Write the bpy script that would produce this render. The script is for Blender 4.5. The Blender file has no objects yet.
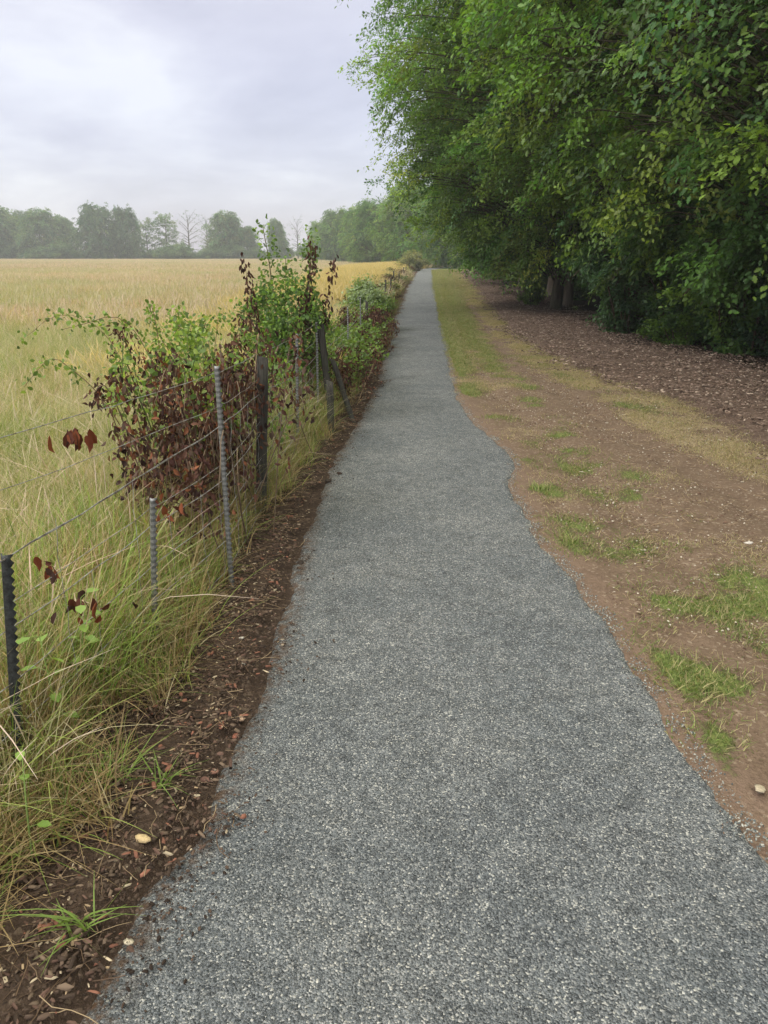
import bpy, math, random
import numpy as np
R = math.radians
C = bpy.data.collections.new('place'); bpy.context.scene.collection.children.link(C)
S = bpy.context.scene
# ------------------------------------------------------------------ camera, sky, sun, exposure
cam = bpy.data.objects.new('camera', bpy.data.cameras.new('camera')); C.objects.link(cam); S.camera = cam
cam.location = (0, 0, 1.55); cam.rotation_euler = (R(90 - 18.45), 0, 0)
cam.data.sensor_fit = 'VERTICAL'; cam.data.sensor_height = 24; cam.data.lens = 24 * 770 / 1024
cam.data.clip_start = .05; cam.data.clip_end = 3000
S.view_settings.view_transform = 'Standard'; S.view_settings.look = 'None'; S.view_settings.gamma = 1
S.view_settings.exposure = 0.12
S.cycles.max_bounces = 5; S.cycles.diffuse_bounces = 2; S.cycles.use_adaptive_sampling = True; S.cycles.adaptive_threshold = .02; S.cycles.glossy_bounces = 2
S.cycles.transmission_bounces = 4; S.cycles.transparent_max_bounces = 4; S.cycles.volume_bounces = 1
S.cycles.sample_clamp_indirect = 4
SUN_EL, SUN_AZ = 44, 236          # azimuth clockwise from +Y: behind the left shoulder
W = bpy.data.worlds.new('World'); S.world = W; W.use_nodes = True
sun = bpy.data.objects.new('sun', bpy.data.lights.new('sun', 'SUN')); C.objects.link(sun)
sun.data.energy = 1.5; sun.data.angle = R(14); sun.data.color = (1, .96, .9)
sun.rotation_euler = (R(90 - SUN_EL), 0, R(180 - SUN_AZ))

class NT:
    def __init__(s, nt): s.nt = nt; nt.nodes.clear()
    def n(s, t, **k):
        o = s.nt.nodes.new(t)
        for a, v in k.items():
            if a.startswith('i_'):
                key = a[2:]; key = int(key) if key.isdigit() else key.replace('_', ' ')
                s.put(o.inputs[key], v)
            else: setattr(o, a, v)
        return o
    def put(s, inp, v):
        if hasattr(v, 'is_output') or isinstance(v, bpy.types.NodeSocket): s.nt.links.new(v, inp)
        else:
            if isinstance(v, (tuple, list)) and len(v) == 3 and inp.type == 'RGBA': v = (*v, 1)
            inp.default_value = v
    def noise(s, vec, scale, detail=3, rough=.55, dist=0):
        return s.n('ShaderNodeTexNoise', i_Vector=vec, i_Scale=scale, i_Detail=detail, i_Roughness=rough, i_Distortion=dist).outputs[0]
    def mix(s, f, a, b, mode='MIX'):
        m = s.n('ShaderNodeMix', data_type='RGBA', blend_type=mode); s.put(m.inputs[0], f); s.put(m.inputs[6], a); s.put(m.inputs[7], b)
        return m.outputs[2]
    def ramp(s, f, *st):
        r = s.n('ShaderNodeValToRGB', i_0=f); e = r.color_ramp.elements
        while len(e) < len(st): e.new(.5)
        for x, (p, c) in zip(e, st):
            x.position = p; x.color = (c, c, c, 1) if isinstance(c, (int, float)) else (*c, 1)
        return r.outputs[0]
    def math(s, op, a, b=0.0, clamp=False):
        m = s.n('ShaderNodeMath', operation=op, use_clamp=clamp); s.put(m.inputs[0], a); s.put(m.inputs[1], b); return m.outputs[0]

w = NT(W.node_tree)
tc = w.n('ShaderNodeTexCoord').outputs['Generated']
sky = w.n('ShaderNodeTexSky', sky_type='NISHITA', sun_disc=False, sun_elevation=R(SUN_EL), sun_rotation=R(SUN_AZ)).outputs[0]
sp = w.n('ShaderNodeSeparateXYZ', i_0=tc)
# a cloud layer seen in perspective: direction projected on a level sheet
zz = w.math('ADD', w.math('MAXIMUM', sp.outputs[2], 0.0), .22)
cv = w.n('ShaderNodeCombineXYZ', i_0=w.math('DIVIDE', sp.outputs[0], zz), i_1=w.math('DIVIDE', sp.outputs[1], zz), i_2=.3).outputs[0]
cl = w.noise(cv, 1.15, 5, .5, .35)
cl2 = w.noise(cv, 4.2, 4, .55, .3)
clm = w.math('ADD', w.math('MULTIPLY', cl, .8), w.math('MULTIPLY', cl2, .2))
ccol = w.ramp(clm, (.34, (.375, .352, .455)), (.5, (.475, .452, .56)), (.67, (.635, .618, .70)))
elev = w.math('ADD', 1.0, w.math('MULTIPLY', w.math('POWER', w.math('MAXIMUM', sp.outputs[2], 0.0), 2.2), 4.4))
el_ = w.math('SUBTRACT', elev, 1.0)
ccol = w.mix(1.0, ccol, w.n('ShaderNodeCombineXYZ', i_0=w.math('ADD', 1.0, w.math('MULTIPLY', el_, 1.32)), i_1=w.math('ADD', 1.0, w.math('MULTIPLY', el_, 1.32)), i_2=w.math('ADD', 1.0, w.math('MULTIPLY', el_, .72))).outputs[0], 'MULTIPLY')
bgA = w.n('ShaderNodeBackground', i_Color=sky, i_Strength=.05)
bgB = w.n('ShaderNodeBackground', i_Color=ccol, i_Strength=.97)
w.n('ShaderNodeOutputWorld', i_Surface=w.n('ShaderNodeAddShader', i_0=bgA.outputs[0], i_1=bgB.outputs[0]).outputs[0])

# ------------------------------------------------------------------ helpers
def tag(o, label=None, cat=None, group=None, kind=None):
    if label: o['label'] = label
    if cat: o['category'] = cat
    if group: o['group'] = group
    if kind: o['kind'] = kind
    return o
def empty(name, loc=(0, 0, 0), rz=0):
    o = bpy.data.objects.new(name, None); C.objects.link(o); o.location = loc; o.rotation_euler = (0, 0, rz)
    o.empty_display_size = .1; return o
def mk(name, V, F, mat, col=None, smooth=False, mask=None):
    """V (n,3), F list/array of equal-length faces (or list of arrays)"""
    me = bpy.data.meshes.new(name)
    Fs = F if isinstance(F, list) else [F]
    Fs = [np.asarray(f, dtype=np.int32) for f in Fs if len(f)]
    V = np.asarray(V, dtype=np.float32)
    me.vertices.add(len(V)); me.vertices.foreach_set('co', V.ravel())
    idx = np.concatenate([f.ravel() for f in Fs]); cnt = np.concatenate([np.full(len(f), f.shape[1], np.int32) for f in Fs])
    st = np.zeros(len(cnt), np.int32); st[1:] = np.cumsum(cnt)[:-1]
    me.loops.add(len(idx)); me.loops.foreach_set('vertex_index', idx)
    me.polygons.add(len(cnt)); me.polygons.foreach_set('loop_start', st)
    if smooth: me.polygons.foreach_set('use_smooth', np.ones(len(cnt), bool))
    if col is not None:
        a = me.color_attributes.new('Col', 'FLOAT_COLOR', 'POINT')
        c = np.ones((len(V), 4), np.float32); c[:, :3] = col; a.data.foreach_set('color', c.ravel())
    if mask is not None:
        for nm, m in mask.items():
            a = me.attributes.new(nm, 'FLOAT', 'POINT'); a.data.foreach_set('value', np.asarray(m, np.float32).ravel())
    me.update(calc_edges=True)
    if mat: me.materials.append(mat)
    return me
def link(name, me, parent=None, loc=None):
    o = bpy.data.objects.new(name, me); C.objects.link(o)
    if parent: o.parent = parent
    if loc is not None: o.location = loc
    return o
class G:      # mesh gatherer
    def __init__(s): s.V = []; s.F = {}; s.c = []; s.n = 0
    def add(s, V, F, col=(1, 1, 1)):
        V = np.asarray(V, float); F = np.asarray(F, int)
        s.F.setdefault(F.shape[1], []).append(F + s.n); s.V.append(V)
        c = np.empty((len(V), 3)); c[:] = col; s.c.append(c); s.n += len(V)
    def mesh(s, name, mat, smooth=False):
        return mk(name, np.concatenate(s.V), [np.concatenate(f) for f in s.F.values()], mat, np.concatenate(s.c), smooth)
def tube(g, P, r, k=6, col=(1, 1, 1), cap=True):
    P = np.asarray(P, float); n = len(P); r = np.broadcast_to(np.asarray(r, float), (n,))
    T = np.gradient(P, axis=0); T /= np.linalg.norm(T, axis=1)[:, None] + 1e-9
    ref = np.array([0, 0, 1.]) if abs(T[:, 2]).mean() < .8 else np.array([1., 0, 0])
    A = np.cross(T, ref); A /= np.linalg.norm(A, axis=1)[:, None] + 1e-9; B = np.cross(T, A)
    a = np.arange(k) * 2 * math.pi / k
    V = P[:, None] + r[:, None, None] * (np.cos(a)[None, :, None] * A[:, None] + np.sin(a)[None, :, None] * B[:, None])
    i = np.arange(n - 1)[:, None] * k; j = np.arange(k)[None]; j2 = (j + 1) % k
    F = np.stack([i + j, i + j2, i + k + j2, i + k + j], -1).reshape(-1, 4)
    g.add(V.reshape(-1, 3), F, col)
    if cap:
        c = np.array([[(n - 1) * k + q for q in range(k)]]); s0 = g.n - n * k
        g.F.setdefault(k, []).append(c + s0)
def box(g, c, s, R3=None, col=(1, 1, 1)):
    v = np.array([[x, y, z] for x in (-1, 1) for y in (-1, 1) for z in (-1, 1)], float) * np.array(s) / 2
    if R3 is not None: v = v @ R3.T
    g.add(v + np.array(c), [[0, 1, 3, 2], [4, 6, 7, 5], [0, 4, 5, 1], [2, 3, 7, 6], [0, 2, 6, 4], [1, 5, 7, 3]], col)
def unit(v): return v / (np.linalg.norm(v, axis=-1, keepdims=True) + 1e-9)

LEAF = {
 'diamond': (np.array([[0, 0, 0], [.45, .32, .08], [1, 0, -.06], [.45, -.32, .08]]), [[0, 2, 1], [0, 3, 2]]),
 'oval': (np.array([[0, 0, 0], [.28, .27, .07], [.68, .26, .05], [1, 0, -.08], [.68, -.26, .05], [.28, -.27, .07]]), [[0, 3, 2, 1], [0, 5, 4, 3]]),
 'oak': (np.array([[0, 0, 0], [.3, 0, 0], [.6, 0, 0], [1, 0, -.08], [.2, .14, .03], [.33, .3, .07], [.42, .15, .03], [.6, .33, .07], [.7, .16, .02], [.85, .18, .0],
          [.2, -.14, .03], [.33, -.3, .07], [.42, -.15, .03], [.6, -.33, .07], [.7, -.16, .02], [.85, -.18, .0]]),
         [[0, 1, 5, 4], [1, 2, 6, 5], [2, 8, 7, 6], [2, 3, 9, 8], [0, 10, 11, 1], [1, 11, 12, 2], [2, 12, 13, 14], [2, 14, 15, 3]]),
 'curl': (np.array([[0, 0, 0], [.15, .12, .09], [.42, .21, .2], [.75, .12, .2], [1, .05, -.08], [.78, -.12, .16], [.45, -.2, .16], [.15, -.13, .08], [.35, 0, -.03], [.7, .02, 0]]),
          [[0, 8, 2, 1], [8, 9, 3, 2], [9, 4, 3, 3], [0, 7, 6, 8], [8, 6, 5, 9], [9, 5, 4, 4]]),
}
LEAF['curl'] = (LEAF['curl'][0], [[0, 8, 2], [0, 2, 1], [8, 9, 3], [8, 3, 2], [9, 4, 3], [0, 7, 6], [0, 6, 8], [8, 6, 5], [8, 5, 9], [9, 5, 4]])
def leaves(P, D, N, size, col, kind='oval', wide=1.0):
    T, F = LEAF[kind]; T = T * np.array([1, wide, 1.])
    P = np.asarray(P); n = len(P); X = unit(D); Z = unit(N - (N * X).sum(1)[:, None] * X); Y = np.cross(Z, X)
    s = np.broadcast_to(size, (n,))[:, None, None]
    V = P[:, None] + s * (T[None, :, 0, None] * X[:, None] + T[None, :, 1, None] * Y[:, None] + T[None, :, 2, None] * Z[:, None])
    m = len(T); FF = (np.arange(n)[:, None, None] * m + np.array(F)[None]).reshape(-1, len(F[0]))
    return V.reshape(-1, 3), FF, np.repeat(col, m, axis=0)

def hash2(ix, iy, s):
    n = (ix.astype(np.int64) * 374761393 + iy.astype(np.int64) * 668265263 + s * 974711) & 0x7fffffff
    n = ((n ^ (n >> 13)) * 1274126177) & 0x7fffffff
    return ((n ^ (n >> 16)) & 0xffff) / 65535.0
def vn(x, y, sc, s=0, oc=3):
    x = np.asarray(x, float) * sc; y = np.asarray(y, float) * sc; o = 0; a = 1; t = 0
    for k in range(oc):
        ix = np.floor(x); iy = np.floor(y); fx = x - ix; fy = y - iy; fx = fx * fx * (3 - 2 * fx); fy = fy * fy * (3 - 2 * fy)
        ix = ix.astype(np.int64); iy = iy.astype(np.int64)
        v = (hash2(ix, iy, s + k) * (1 - fx) + hash2(ix + 1, iy, s + k) * fx) * (1 - fy) + (hash2(ix, iy + 1, s + k) * (1 - fx) + hash2(ix + 1, iy + 1, s + k) * fx) * fy
        o = o + a * v; t += a; a *= .5; x = x * 2.03 + 5.1; y = y * 2.03 + 1.7
    return o / t
def sstep(a, b, x):
    t = np.clip((x - a) / (b - a), 0, 1); return t * t * (3 - 2 * t)

# ------------------------------------------------------------------ materials
def mat(name):
    m = bpy.data.materials.new(name); m.use_nodes = True; return m, NT(m.node_tree)
def finish(n, color, rough=.8, bump=None, bs=.3, bd=.01, spec=.3, metal=0):
    p = n.n('ShaderNodeBsdfPrincipled', i_Base_Color=color, i_Roughness=rough, i_Metallic=metal)
    n.put(p.inputs['Specular IOR Level'], spec)
    if bump is not None:
        b = n.n('ShaderNodeBump', i_Strength=bs, i_Distance=bd, i_Height=bump); n.put(p.inputs['Normal'], b.outputs[0])
    n.n('ShaderNodeOutputMaterial', i_Surface=p.outputs[0]); return p
def leaf_mat(name, trans=.35, rough=.45, spec=.35, tint=None, thick=1.6):
    m, n = mat(name)
    c = n.n('ShaderNodeVertexColor', layer_name='Col').outputs[0]
    pos = n.n('ShaderNodeNewGeometry').outputs['Position']
    if tint: c = tint(n, c, pos)
    p = n.n('ShaderNodeBsdfPrincipled', i_Base_Color=c, i_Roughness=rough); n.put(p.inputs['Specular IOR Level'], spec)
    tcol = n.mix(1.0, c, (1.25 * thick, 1.25 * thick, .55 * thick), 'MULTIPLY')
    t = n.n('ShaderNodeBsdfTranslucent', i_Color=tcol)
    x = n.n('ShaderNodeMixShader', i_0=trans, i_1=p.outputs[0], i_2=t.outputs[0])
    n.n('ShaderNodeOutputMaterial', i_Surface=x.outputs[0]); return m
M_leaf = leaf_mat('green_foliage')
def tint_field(n, c, pos):
    a = n.noise(pos, .12, 4, .6); b = n.noise(pos, .9, 3, .6); d = n.noise(pos, .035, 3, .5)
    c = n.mix(n.ramp(a, (.46, 0), (.64, .5)), c, n.mix(1.0, c, (.62, .88, .55), 'MULTIPLY'))
    c = n.mix(n.ramp(b, (.5, 0), (.7, .6)), c, n.mix(1.0, c, (1.12, .88, .92), 'MULTIPLY'))
    return n.mix(n.ramp(d, (.45, 0), (.65, .4)), c, n.mix(1.0, c, (.9, .8, .95), 'MULTIPLY'))
M_grass = leaf_mat('grass_blades', .3, .6, .2, thick=1.2)
M_field = leaf_mat('meadow_grass', .3, .7, .15, tint_field, thick=1.1)
M_dead = leaf_mat('withered_leaves', .15, .75, .15, thick=1.0)

m, n = mat('gravel'); M_gravel = m
pos = n.n('ShaderNodeNewGeometry').outputs['Position']
wp = n.n('ShaderNodeVectorMath', operation='ADD', i_0=pos, i_1=n.n('ShaderNodeVectorMath', operation='SCALE', i_0=n.n('ShaderNodeTexNoise', i_Vector=pos, i_Scale=60.).outputs[1], i_Scale=.006).outputs[0]).outputs[0]
v1 = n.n('ShaderNodeTexVoronoi', i_Vector=wp, i_Scale=215.); v2 = n.n('ShaderNodeTexVoronoi', i_Vector=wp, i_Scale=430.)
g1 = n.n('ShaderNodeSeparateColor', i_0=v1.outputs[1]).outputs[0]; g2 = n.n('ShaderNodeSeparateColor', i_0=v2.outputs[1]).outputs[1]
c = n.ramp(g1, (0, (.028, .032, .037)), (.4, (.102, .113, .124)), (.78, (.205, .22, .233)), (.93, (.36, .36, .355)), (1, (.68, .66, .60)))
c2 = n.ramp(g2, (0, (.034, .04, .046)), (.6, (.155, .172, .184)), (1, (.45, .44, .42)))
c = n.mix(.27, c, c2)
big = n.noise(pos, 1.3, 5, .6); c = n.mix(1.0, c, n.ramp(big, (.3, (.76, .79, .84)), (.7, (1.13, 1.12, 1.13))), 'MULTIPLY')
cl_ = n.noise(pos, 14, 3, .65); c = n.mix(1.0, c, n.ramp(cl_, (.3, .76), (.52, 1.0), (.72, 1.15)), 'MULTIPLY')
edge = n.n('ShaderNodeAttribute', attribute_name='edge').outputs['Fac']
ef = n.math('MULTIPLY', edge, n.ramp(n.noise(pos, 25, 4, .7), (.42, 0), (.6, 1)))
c = n.mix(ef, c, (.115, .07, .045))
hgt = n.math('ADD', n.math('MULTIPLY', v1.outputs[0], -1.0), n.math('MULTIPLY', n.noise(pos, 45, 3, .6), 1.2))
finish(n, c, .85, hgt, .9, .007, .2)

def soil_mat(name, cols, leafy=0.0, bs=.9):
    m, n = mat(name); pos = n.n('ShaderNodeNewGeometry').outputs['Position']
    a = n.noise(pos, 7, 6, .7); b = n.noise(pos, 55, 4, .7); v = n.n('ShaderNodeTexVoronoi', i_Vector=pos, i_Scale=70.)
    c = n.ramp(n.math('ADD', n.math('MULTIPLY', a, .5), n.math('MULTIPLY', b, .5)), (.32, cols[0]), (.5, cols[1]), (.68, cols[2]))
    k = n.n('ShaderNodeSeparateColor', i_0=v.outputs[1]).outputs[0]
    c = n.mix(n.ramp(k, (.9, 0), (.93, .6)), c, cols[3])
    return m, n, pos, c, n.math('ADD', b, n.math('MULTIPLY', a, .6))
m, n, pos, c, h = soil_mat('dark_soil', [(.028, .018, .013), (.06, .04, .03), (.105, .071, .053), (.17, .125, .095)]); M_soil = m
finish(n, c, .9, h, 1, .02, .2)
m, n, pos, c, h = soil_mat('bark_mulch', [(.07, .045, .035), (.15, .10, .078), (.23, .165, .13), (.36, .28, .22)]); M_mulch = m
finish(n, c, .9, h, 1, .03, .2)
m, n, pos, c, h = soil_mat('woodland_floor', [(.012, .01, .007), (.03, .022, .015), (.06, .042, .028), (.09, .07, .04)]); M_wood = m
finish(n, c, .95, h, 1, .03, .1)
m, n, pos, c, h = soil_mat('field_soil', [(.12, .10, .05), (.2, .16, .08), (.28, .21, .12), (.33, .27, .15)]); M_fsoil = m
finish(n, c, .95, h, .8, .03, .1)
# verge: trodden soil with worn turf, both ruled by the masks worked out below
m, n, pos, c, h = soil_mat('worn_verge', [(.115, .078, .056), (.175, .122, .088), (.25, .18, .132), (.36, .29, .22)]); M_verge = m
fine = n.noise(pos, 38, 5, .75); med = n.noise(pos, 6, 4, .65); st = n.noise(n.n('ShaderNodeMapping', i_0=pos, i_3=(60., 14., 10.)).outputs[0], 1, 3, .6)
ga = n.n('ShaderNodeAttribute', attribute_name='green').outputs['Fac']; sa = n.n('ShaderNodeAttribute', attribute_name='straw').outputs['Fac']; pk = n.n('ShaderNodeAttribute', attribute_name='pink').outputs['Fac']
nn = n.math('ADD', n.math('MULTIPLY', fine, .6), n.math('MULTIPLY', med, .4))
gm = n.ramp(n.math('ADD', ga, n.math('SUBTRACT', nn, .5)), (.42, 0), (.58, 1))
smk = n.ramp(n.math('ADD', sa, n.math('SUBTRACT', nn, .5)), (.42, 0), (.62, .9))
gc = n.ramp(st, (.3, (.09, .12, .035)), (.5, (.15, .19, .06)), (.7, (.25, .27, .09)))
sc_ = n.ramp(st, (.3, (.17, .125, .08)), (.5, (.30, .235, .145)), (.7, (.42, .35, .23)))
c = n.mix(n.math('MULTIPLY', pk, n.ramp(fine, (.4, .2), (.6, .9))), c, (.24, .165, .13))
c = n.mix(smk, c, sc_); c = n.mix(gm, c, gc)
finish(n, c, .9, n.math('ADD', h, n.math('MULTIPLY', gm, .4)), 1, .02, .15)

m, n = mat('bark'); M_bark = m
pos = n.n('ShaderNodeTexCoord').outputs['Object']
s1 = n.noise(n.n('ShaderNodeMapping', i_0=pos, i_3=(14., 14., 2.5)).outputs[0], 1, 5, .65); s2 = n.noise(pos, 1.5, 3)
c = n.mix(n.ramp(s2, (.4, 0), (.65, .6)), n.ramp(s1, (.3, (.03, .024, .018)), (.7, (.13, .105, .08))), n.ramp(s1, (.3, (.04, .05, .02)), (.7, (.11, .125, .06))))
finish(n, c, .9, s1, 1, .03, .15)
m, n = mat('pale_bark'); M_pbark = m
pos = n.n('ShaderNodeTexCoord').outputs['Object']
s1 = n.noise(n.n('ShaderNodeMapping', i_0=pos, i_3=(10., 10., 2.)).outputs[0], 1, 5, .65)
finish(n, n.ramp(s1, (.3, (.18, .14, .10)), (.7, (.42, .34, .26))), .9, s1, .8, .02, .15)
m, n = mat('dead_stems'); M_stem = m
c = n.n('ShaderNodeVertexColor', layer_name='Col').outputs[0]; finish(n, c, .8, None, spec=.2)
M_chip = m
m, n = mat('galvanised_steel'); M_steel = m
pos = n.n('ShaderNodeTexCoord').outputs['Object']; a = n.noise(pos, 40, 4, .7); b = n.noise(pos, 220, 2)
zz_ = n.math('SINE', n.math('MULTIPLY', n.n('ShaderNodeSeparateXYZ', i_0=pos).outputs[2], 262.0))
c = n.mix(n.ramp(n.math('ADD', zz_, n.math('MULTIPLY', a, .8)), (.1, 0), (.6, 1)), n.ramp(a, (.35, (.12, .125, .13)), (.65, (.2, .205, .21))), n.ramp(b, (.35, (.20, .205, .21)), (.65, (.36, .365, .37))))
finish(n, c, .45, a, .3, .003, .5, .55)
m, n = mat('dark_painted_steel'); M_dsteel = m
pos = n.n('ShaderNodeTexCoord').outputs['Object']; a = n.noise(pos, 60, 4, .7)
finish(n, n.ramp(a, (.4, (.02, .022, .024)), (.7, (.07, .075, .08))), .5, a, .3, .003, .4, .2)
m, n = mat('wire'); M_wire = m
pos = n.n('ShaderNodeNewGeometry').outputs['Position']; a = n.noise(pos, 35, 4, .7)
finish(n, n.ramp(a, (.38, (.16, .13, .11)), (.6, (.42, .42, .42))), .5, None, spec=.5, metal=.4)
m, n = mat('weathered_timber'); M_timber = m
pos = n.n('ShaderNodeTexCoord').outputs['Object']
s1 = n.noise(n.n('ShaderNodeMapping', i_0=pos, i_3=(90., 90., 5.)).outputs[0], 1, 5, .7); s2 = n.noise(pos, 6, 3)
c = n.mix(n.ramp(s2, (.4, 0), (.7, .5)), n.ramp(s1, (.3, (.02, .018, .017)), (.7, (.095, .088, .08))), (.06, .062, .05))
finish(n, c, .85, s1, .8, .006, .2)
m, n = mat('stone'); M_stone = m
c = n.n('ShaderNodeVertexColor', layer_name='Col').outputs[0]; pos = n.n('ShaderNodeNewGeometry').outputs['Position']; a = n.noise(pos, 90, 4, .7)
finish(n, n.mix(1.0, c, n.ramp(a, (.3, .65), (.7, 1.25)), 'MULTIPLY'), .8, a, .6, .004, .3)

# ------------------------------------------------------------------ the lie of the land (metres)
def curve(tab): 
    t = np.array(tab); return lambda y: np.interp(y, t[:, 0], t[:, 1])
XL = curve([(-4, -.75), (1.21, -.65), (1.5, -.63), (1.75, -.54), (2.2, -.53), (2.6, -.48), (3.3, -.47), (4.6, -.48), (5.65, -.45), (6.65, -.34), (8.04, -.23), (9.69, -.11), (13.45, .02), (19.9, .23), (27, .55), (37.4, .98), (50, 1.65), (65.8, 2.45), (87.9, 3.75), (100, 5.4), (112, 9)])
XR = curve([(-4, 1.05), (1.66, 1.03), (2.04, 1.0), (2.26, 1.02), (2.96, .98), (3.45, .97), (3.89, .93), (4.53, .88), (5.13, .91), (5.74, 1.04), (6.4, 1.0), (7.06, .92), (8.76, .86), (12.12, 1.01), (16.06, 1.21), (23.6, 1.6), (30, 1.97), (43.7, 2.75), (60, 3.75), (87.9, 5.25), (100, 7.2), (112, 11)])
ML = curve([(-4, 3.1), (5.86, 3.05), (7.15, 3.25), (8.96, 3.2), (9.93, 2.92), (11.54, 2.73), (13.9, 2.58), (17.65, 2.69), (24.05, 3.21), (45.2, 4.79), (75, 6.8), (112, 12.5)])
WL = curve([(-4, 5.4), (10.54, 5.23), (12.5, 4.95), (14.2, 4.4), (18, 4.7), (21.6, 4.93), (29, 5.3), (46.9, 6.77), (73.2, 8.71), (90, 10.2), (112, 15)])
GL = curve([(-4, -1.1), (1.54, -.97), (1.79, -.83), (2.2, -.79), (3.83, -.77), (4.68, -.74), (5.65, -.64), (7.06, -.5), (9.7, -.27), (13.5, -.14), (19.9, .07), (37.4, .8), (65.8, 2.25), (87.9, 3.5), (112, 8.6)])
FENCE = curve([(-4, -1.5), (1.88, -1.03), (2.76, -.90), (3.35, -.80), (4.5, -.72), (6, -.66), (7.4, -.60), (10, -.42), (13.5, -.3), (20, -.08), (37.4, .62), (65.8, 2.05), (87.9, 3.3), (112, 8)])
def lip(y, s): return (vn(y, y * 0 + s, 1.3, 3, 2) - .5) * .10 + (vn(y, y * 0 + s, 7, 5, 4) - .5) * .06
def H(x, y):
    x = np.asarray(x, float); y = np.asarray(y, float)
    b = sstep(XL(y) + .0, XL(y) - .12, x) * .045 + sstep(GL(y) + .05, GL(y) - .5, x) * .04
    v = sstep(XR(y), XR(y) + .3, x)
    rough = (vn(x, y, 9, 11, 3) - .5) * .035 * sstep(XL(y) - .03, XL(y) - .12, x) + (vn(x, y, 3, 12, 3) - .5) * .05 * v
    t1 = np.interp(y, [4, 9.6, 12.75, 24, 43.7, 80], [1.6, 1.3, 1.42, 1.94, 3.05, 5.8]); t2 = np.interp(y, [3, 4.9, 7.15, 10.1, 12.2, 17.2, 25, 43.7, 80], [2.5, 2.5, 2.25, 2.12, 1.98, 2.24, 2.73, 4.0, 6.6])
    rut = -.03 * np.exp(-((x - t1) / .14) ** 2) - .035 * np.exp(-((x - t2) / .2) ** 2)
    mul = sstep(ML(y), ML(y) + .5, x) * (.05 + (vn(x, y, 2, 14, 3) - .5) * .06)
    return b + rough + rut * v + mul - .012 * v
ys = [-4, -2.5, -1.2, 0]; y = 0.6
while y < 420: ys.append(y); y += max(.028, .009 * y) if y < 115 else y * .06
ys = np.array(ys)
def strip(name, left, right, nx, matr, warp=1.0, masks=None, label=None, ymax=None, lift=0.0, zf=None):
    yy = ys if ymax is None else ys[ys <= ymax]
    l = left(yy); r = right(yy); u = np.linspace(0, 1, nx) ** warp
    X = l[:, None] + (r - l)[:, None] * u[None]; Y = np.repeat(yy[:, None], nx, 1)
    Z = H(X, Y) + lift if zf is None else zf(X, Y, u)
    V = np.stack([X, Y, Z], -1).reshape(-1, 3); i = np.arange(len(yy) - 1)[:, None] * nx; j = np.arange(nx - 1)[None]
    F = np.stack([i + j, i + j + 1, i + nx + j + 1, i + nx + j], -1).reshape(-1, 4)
    mk_ = masks(X, Y) if masks else None
    o = link(name, mk(name, V, F, matr, None, True, mk_)); tag(o, label, None, None, 'structure'); return o
# base sheet to the horizon
g = G(); g.add([(-1500, -600, -.12), (1500, -600, -.12), (1500, 2200, -.12), (-1500, 2200, -.12)], [[0, 1, 2, 3]])
tag(link('ground', g.mesh('ground', M_fsoil)), 'level pale earth reaching to the horizon', None, None, 'structure')
strip('field', lambda y: GL(y) * 0 - 320 + 0 * y, lambda y: GL(y) - .25, 90, M_fsoil, .35, None, 'dry meadow ground left of the fence')
strip('soil_strip', lambda y: GL(y) - .25, lambda y: XL(y) + .06, 26, M_soil, 1, None, 'dark bare soil strip between grass and gravel path')
def pathz(X, Y, u):
    z = .012 + .012 * np.sin(np.pi * u)[None] + (vn(X, Y, 1.2, 21, 3) - .5) * .03 + (vn(X, Y, 11, 22, 3) - .5) * .012
    e = np.minimum(u, 1 - u)[None] * 1.5
    return z * 1 - .045 * (1 - sstep(0, .035, e)) 
strip('path', lambda y: XL(y) + lip(y, 1), lambda y: XR(y) + lip(y, 2), 60, M_gravel, 1, lambda X, Y: {'edge': 1 - sstep(.01, .13, X - XL(Y))}, 'grey gravel path', ymax=112, zf=pathz)
def vmask(X, Y):
    t1 = np.interp(Y, [4, 9.6, 12.75, 24, 43.7, 80], [1.6, 1.3, 1.42, 1.94, 3.05, 5.8]); t2 = np.interp(Y, [3, 4.9, 7.15, 10.1, 12.2, 17.2, 25, 43.7, 80], [2.5, 2.5, 2.25, 2.12, 1.98, 2.24, 2.73, 4.0, 6.6])
    p = vn(X * 1.1, Y * .8, 3.4, 31, 5); q = vn(X, Y, .8, 32, 3)
    far = sstep(5.5, 15, Y)
    gr = .22 + .70 * far + (p - .52) * (1.9 - .6 * far) + (q - .5) * .35 - .22 * sstep(1.0, 1.6, X - XR(Y)) * (1 - sstep(4, 6, Y))
    gr += .22 * np.exp(-((X - XR(Y) - .25) / .22) ** 2) * sstep(6.5, 11, Y)
    gr += .25 * np.exp(-((X - XR(Y) - .35) / .3) ** 2) * np.exp(-((Y - 4.6) / 1.1) ** 2)
    gr += (.13 + .30 * far) * np.exp(-((X - XR(Y) - .5) / .45) ** 2) * sstep(3.6, 5, Y)
    gr -= .85 * np.exp(-((X - t1) / .19) ** 2) * sstep(6, 9, Y) * (1 - .3 * sstep(20, 45, Y))
    gr -= 1.0 * np.exp(-((X - t2) / .32) ** 2) * (1 - .4 * sstep(18, 40, Y))
    gr -= .6 * sstep(ML(Y) - .55, ML(Y), X)
    gr -= .5 * (1 - sstep(.0, .12, X - XR(Y)))
    st = .14 + .34 * sstep(ML(Y) - 1.0, ML(Y) - .5, X) * sstep(3, 6, Y) + .1 + (vn(X, Y, 2.4, 33, 3) - .5) * .9 + .12 * far
    st -= .5 * np.exp(-((X - t2) / .2) ** 2)
    pk = (1 - sstep(.03, .26, X - XR(Y) + (vn(X, Y, 5, 35, 2) - .5) * .2)) * .8
    return {'green': gr, 'straw': st, 'pink': pk}
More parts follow.
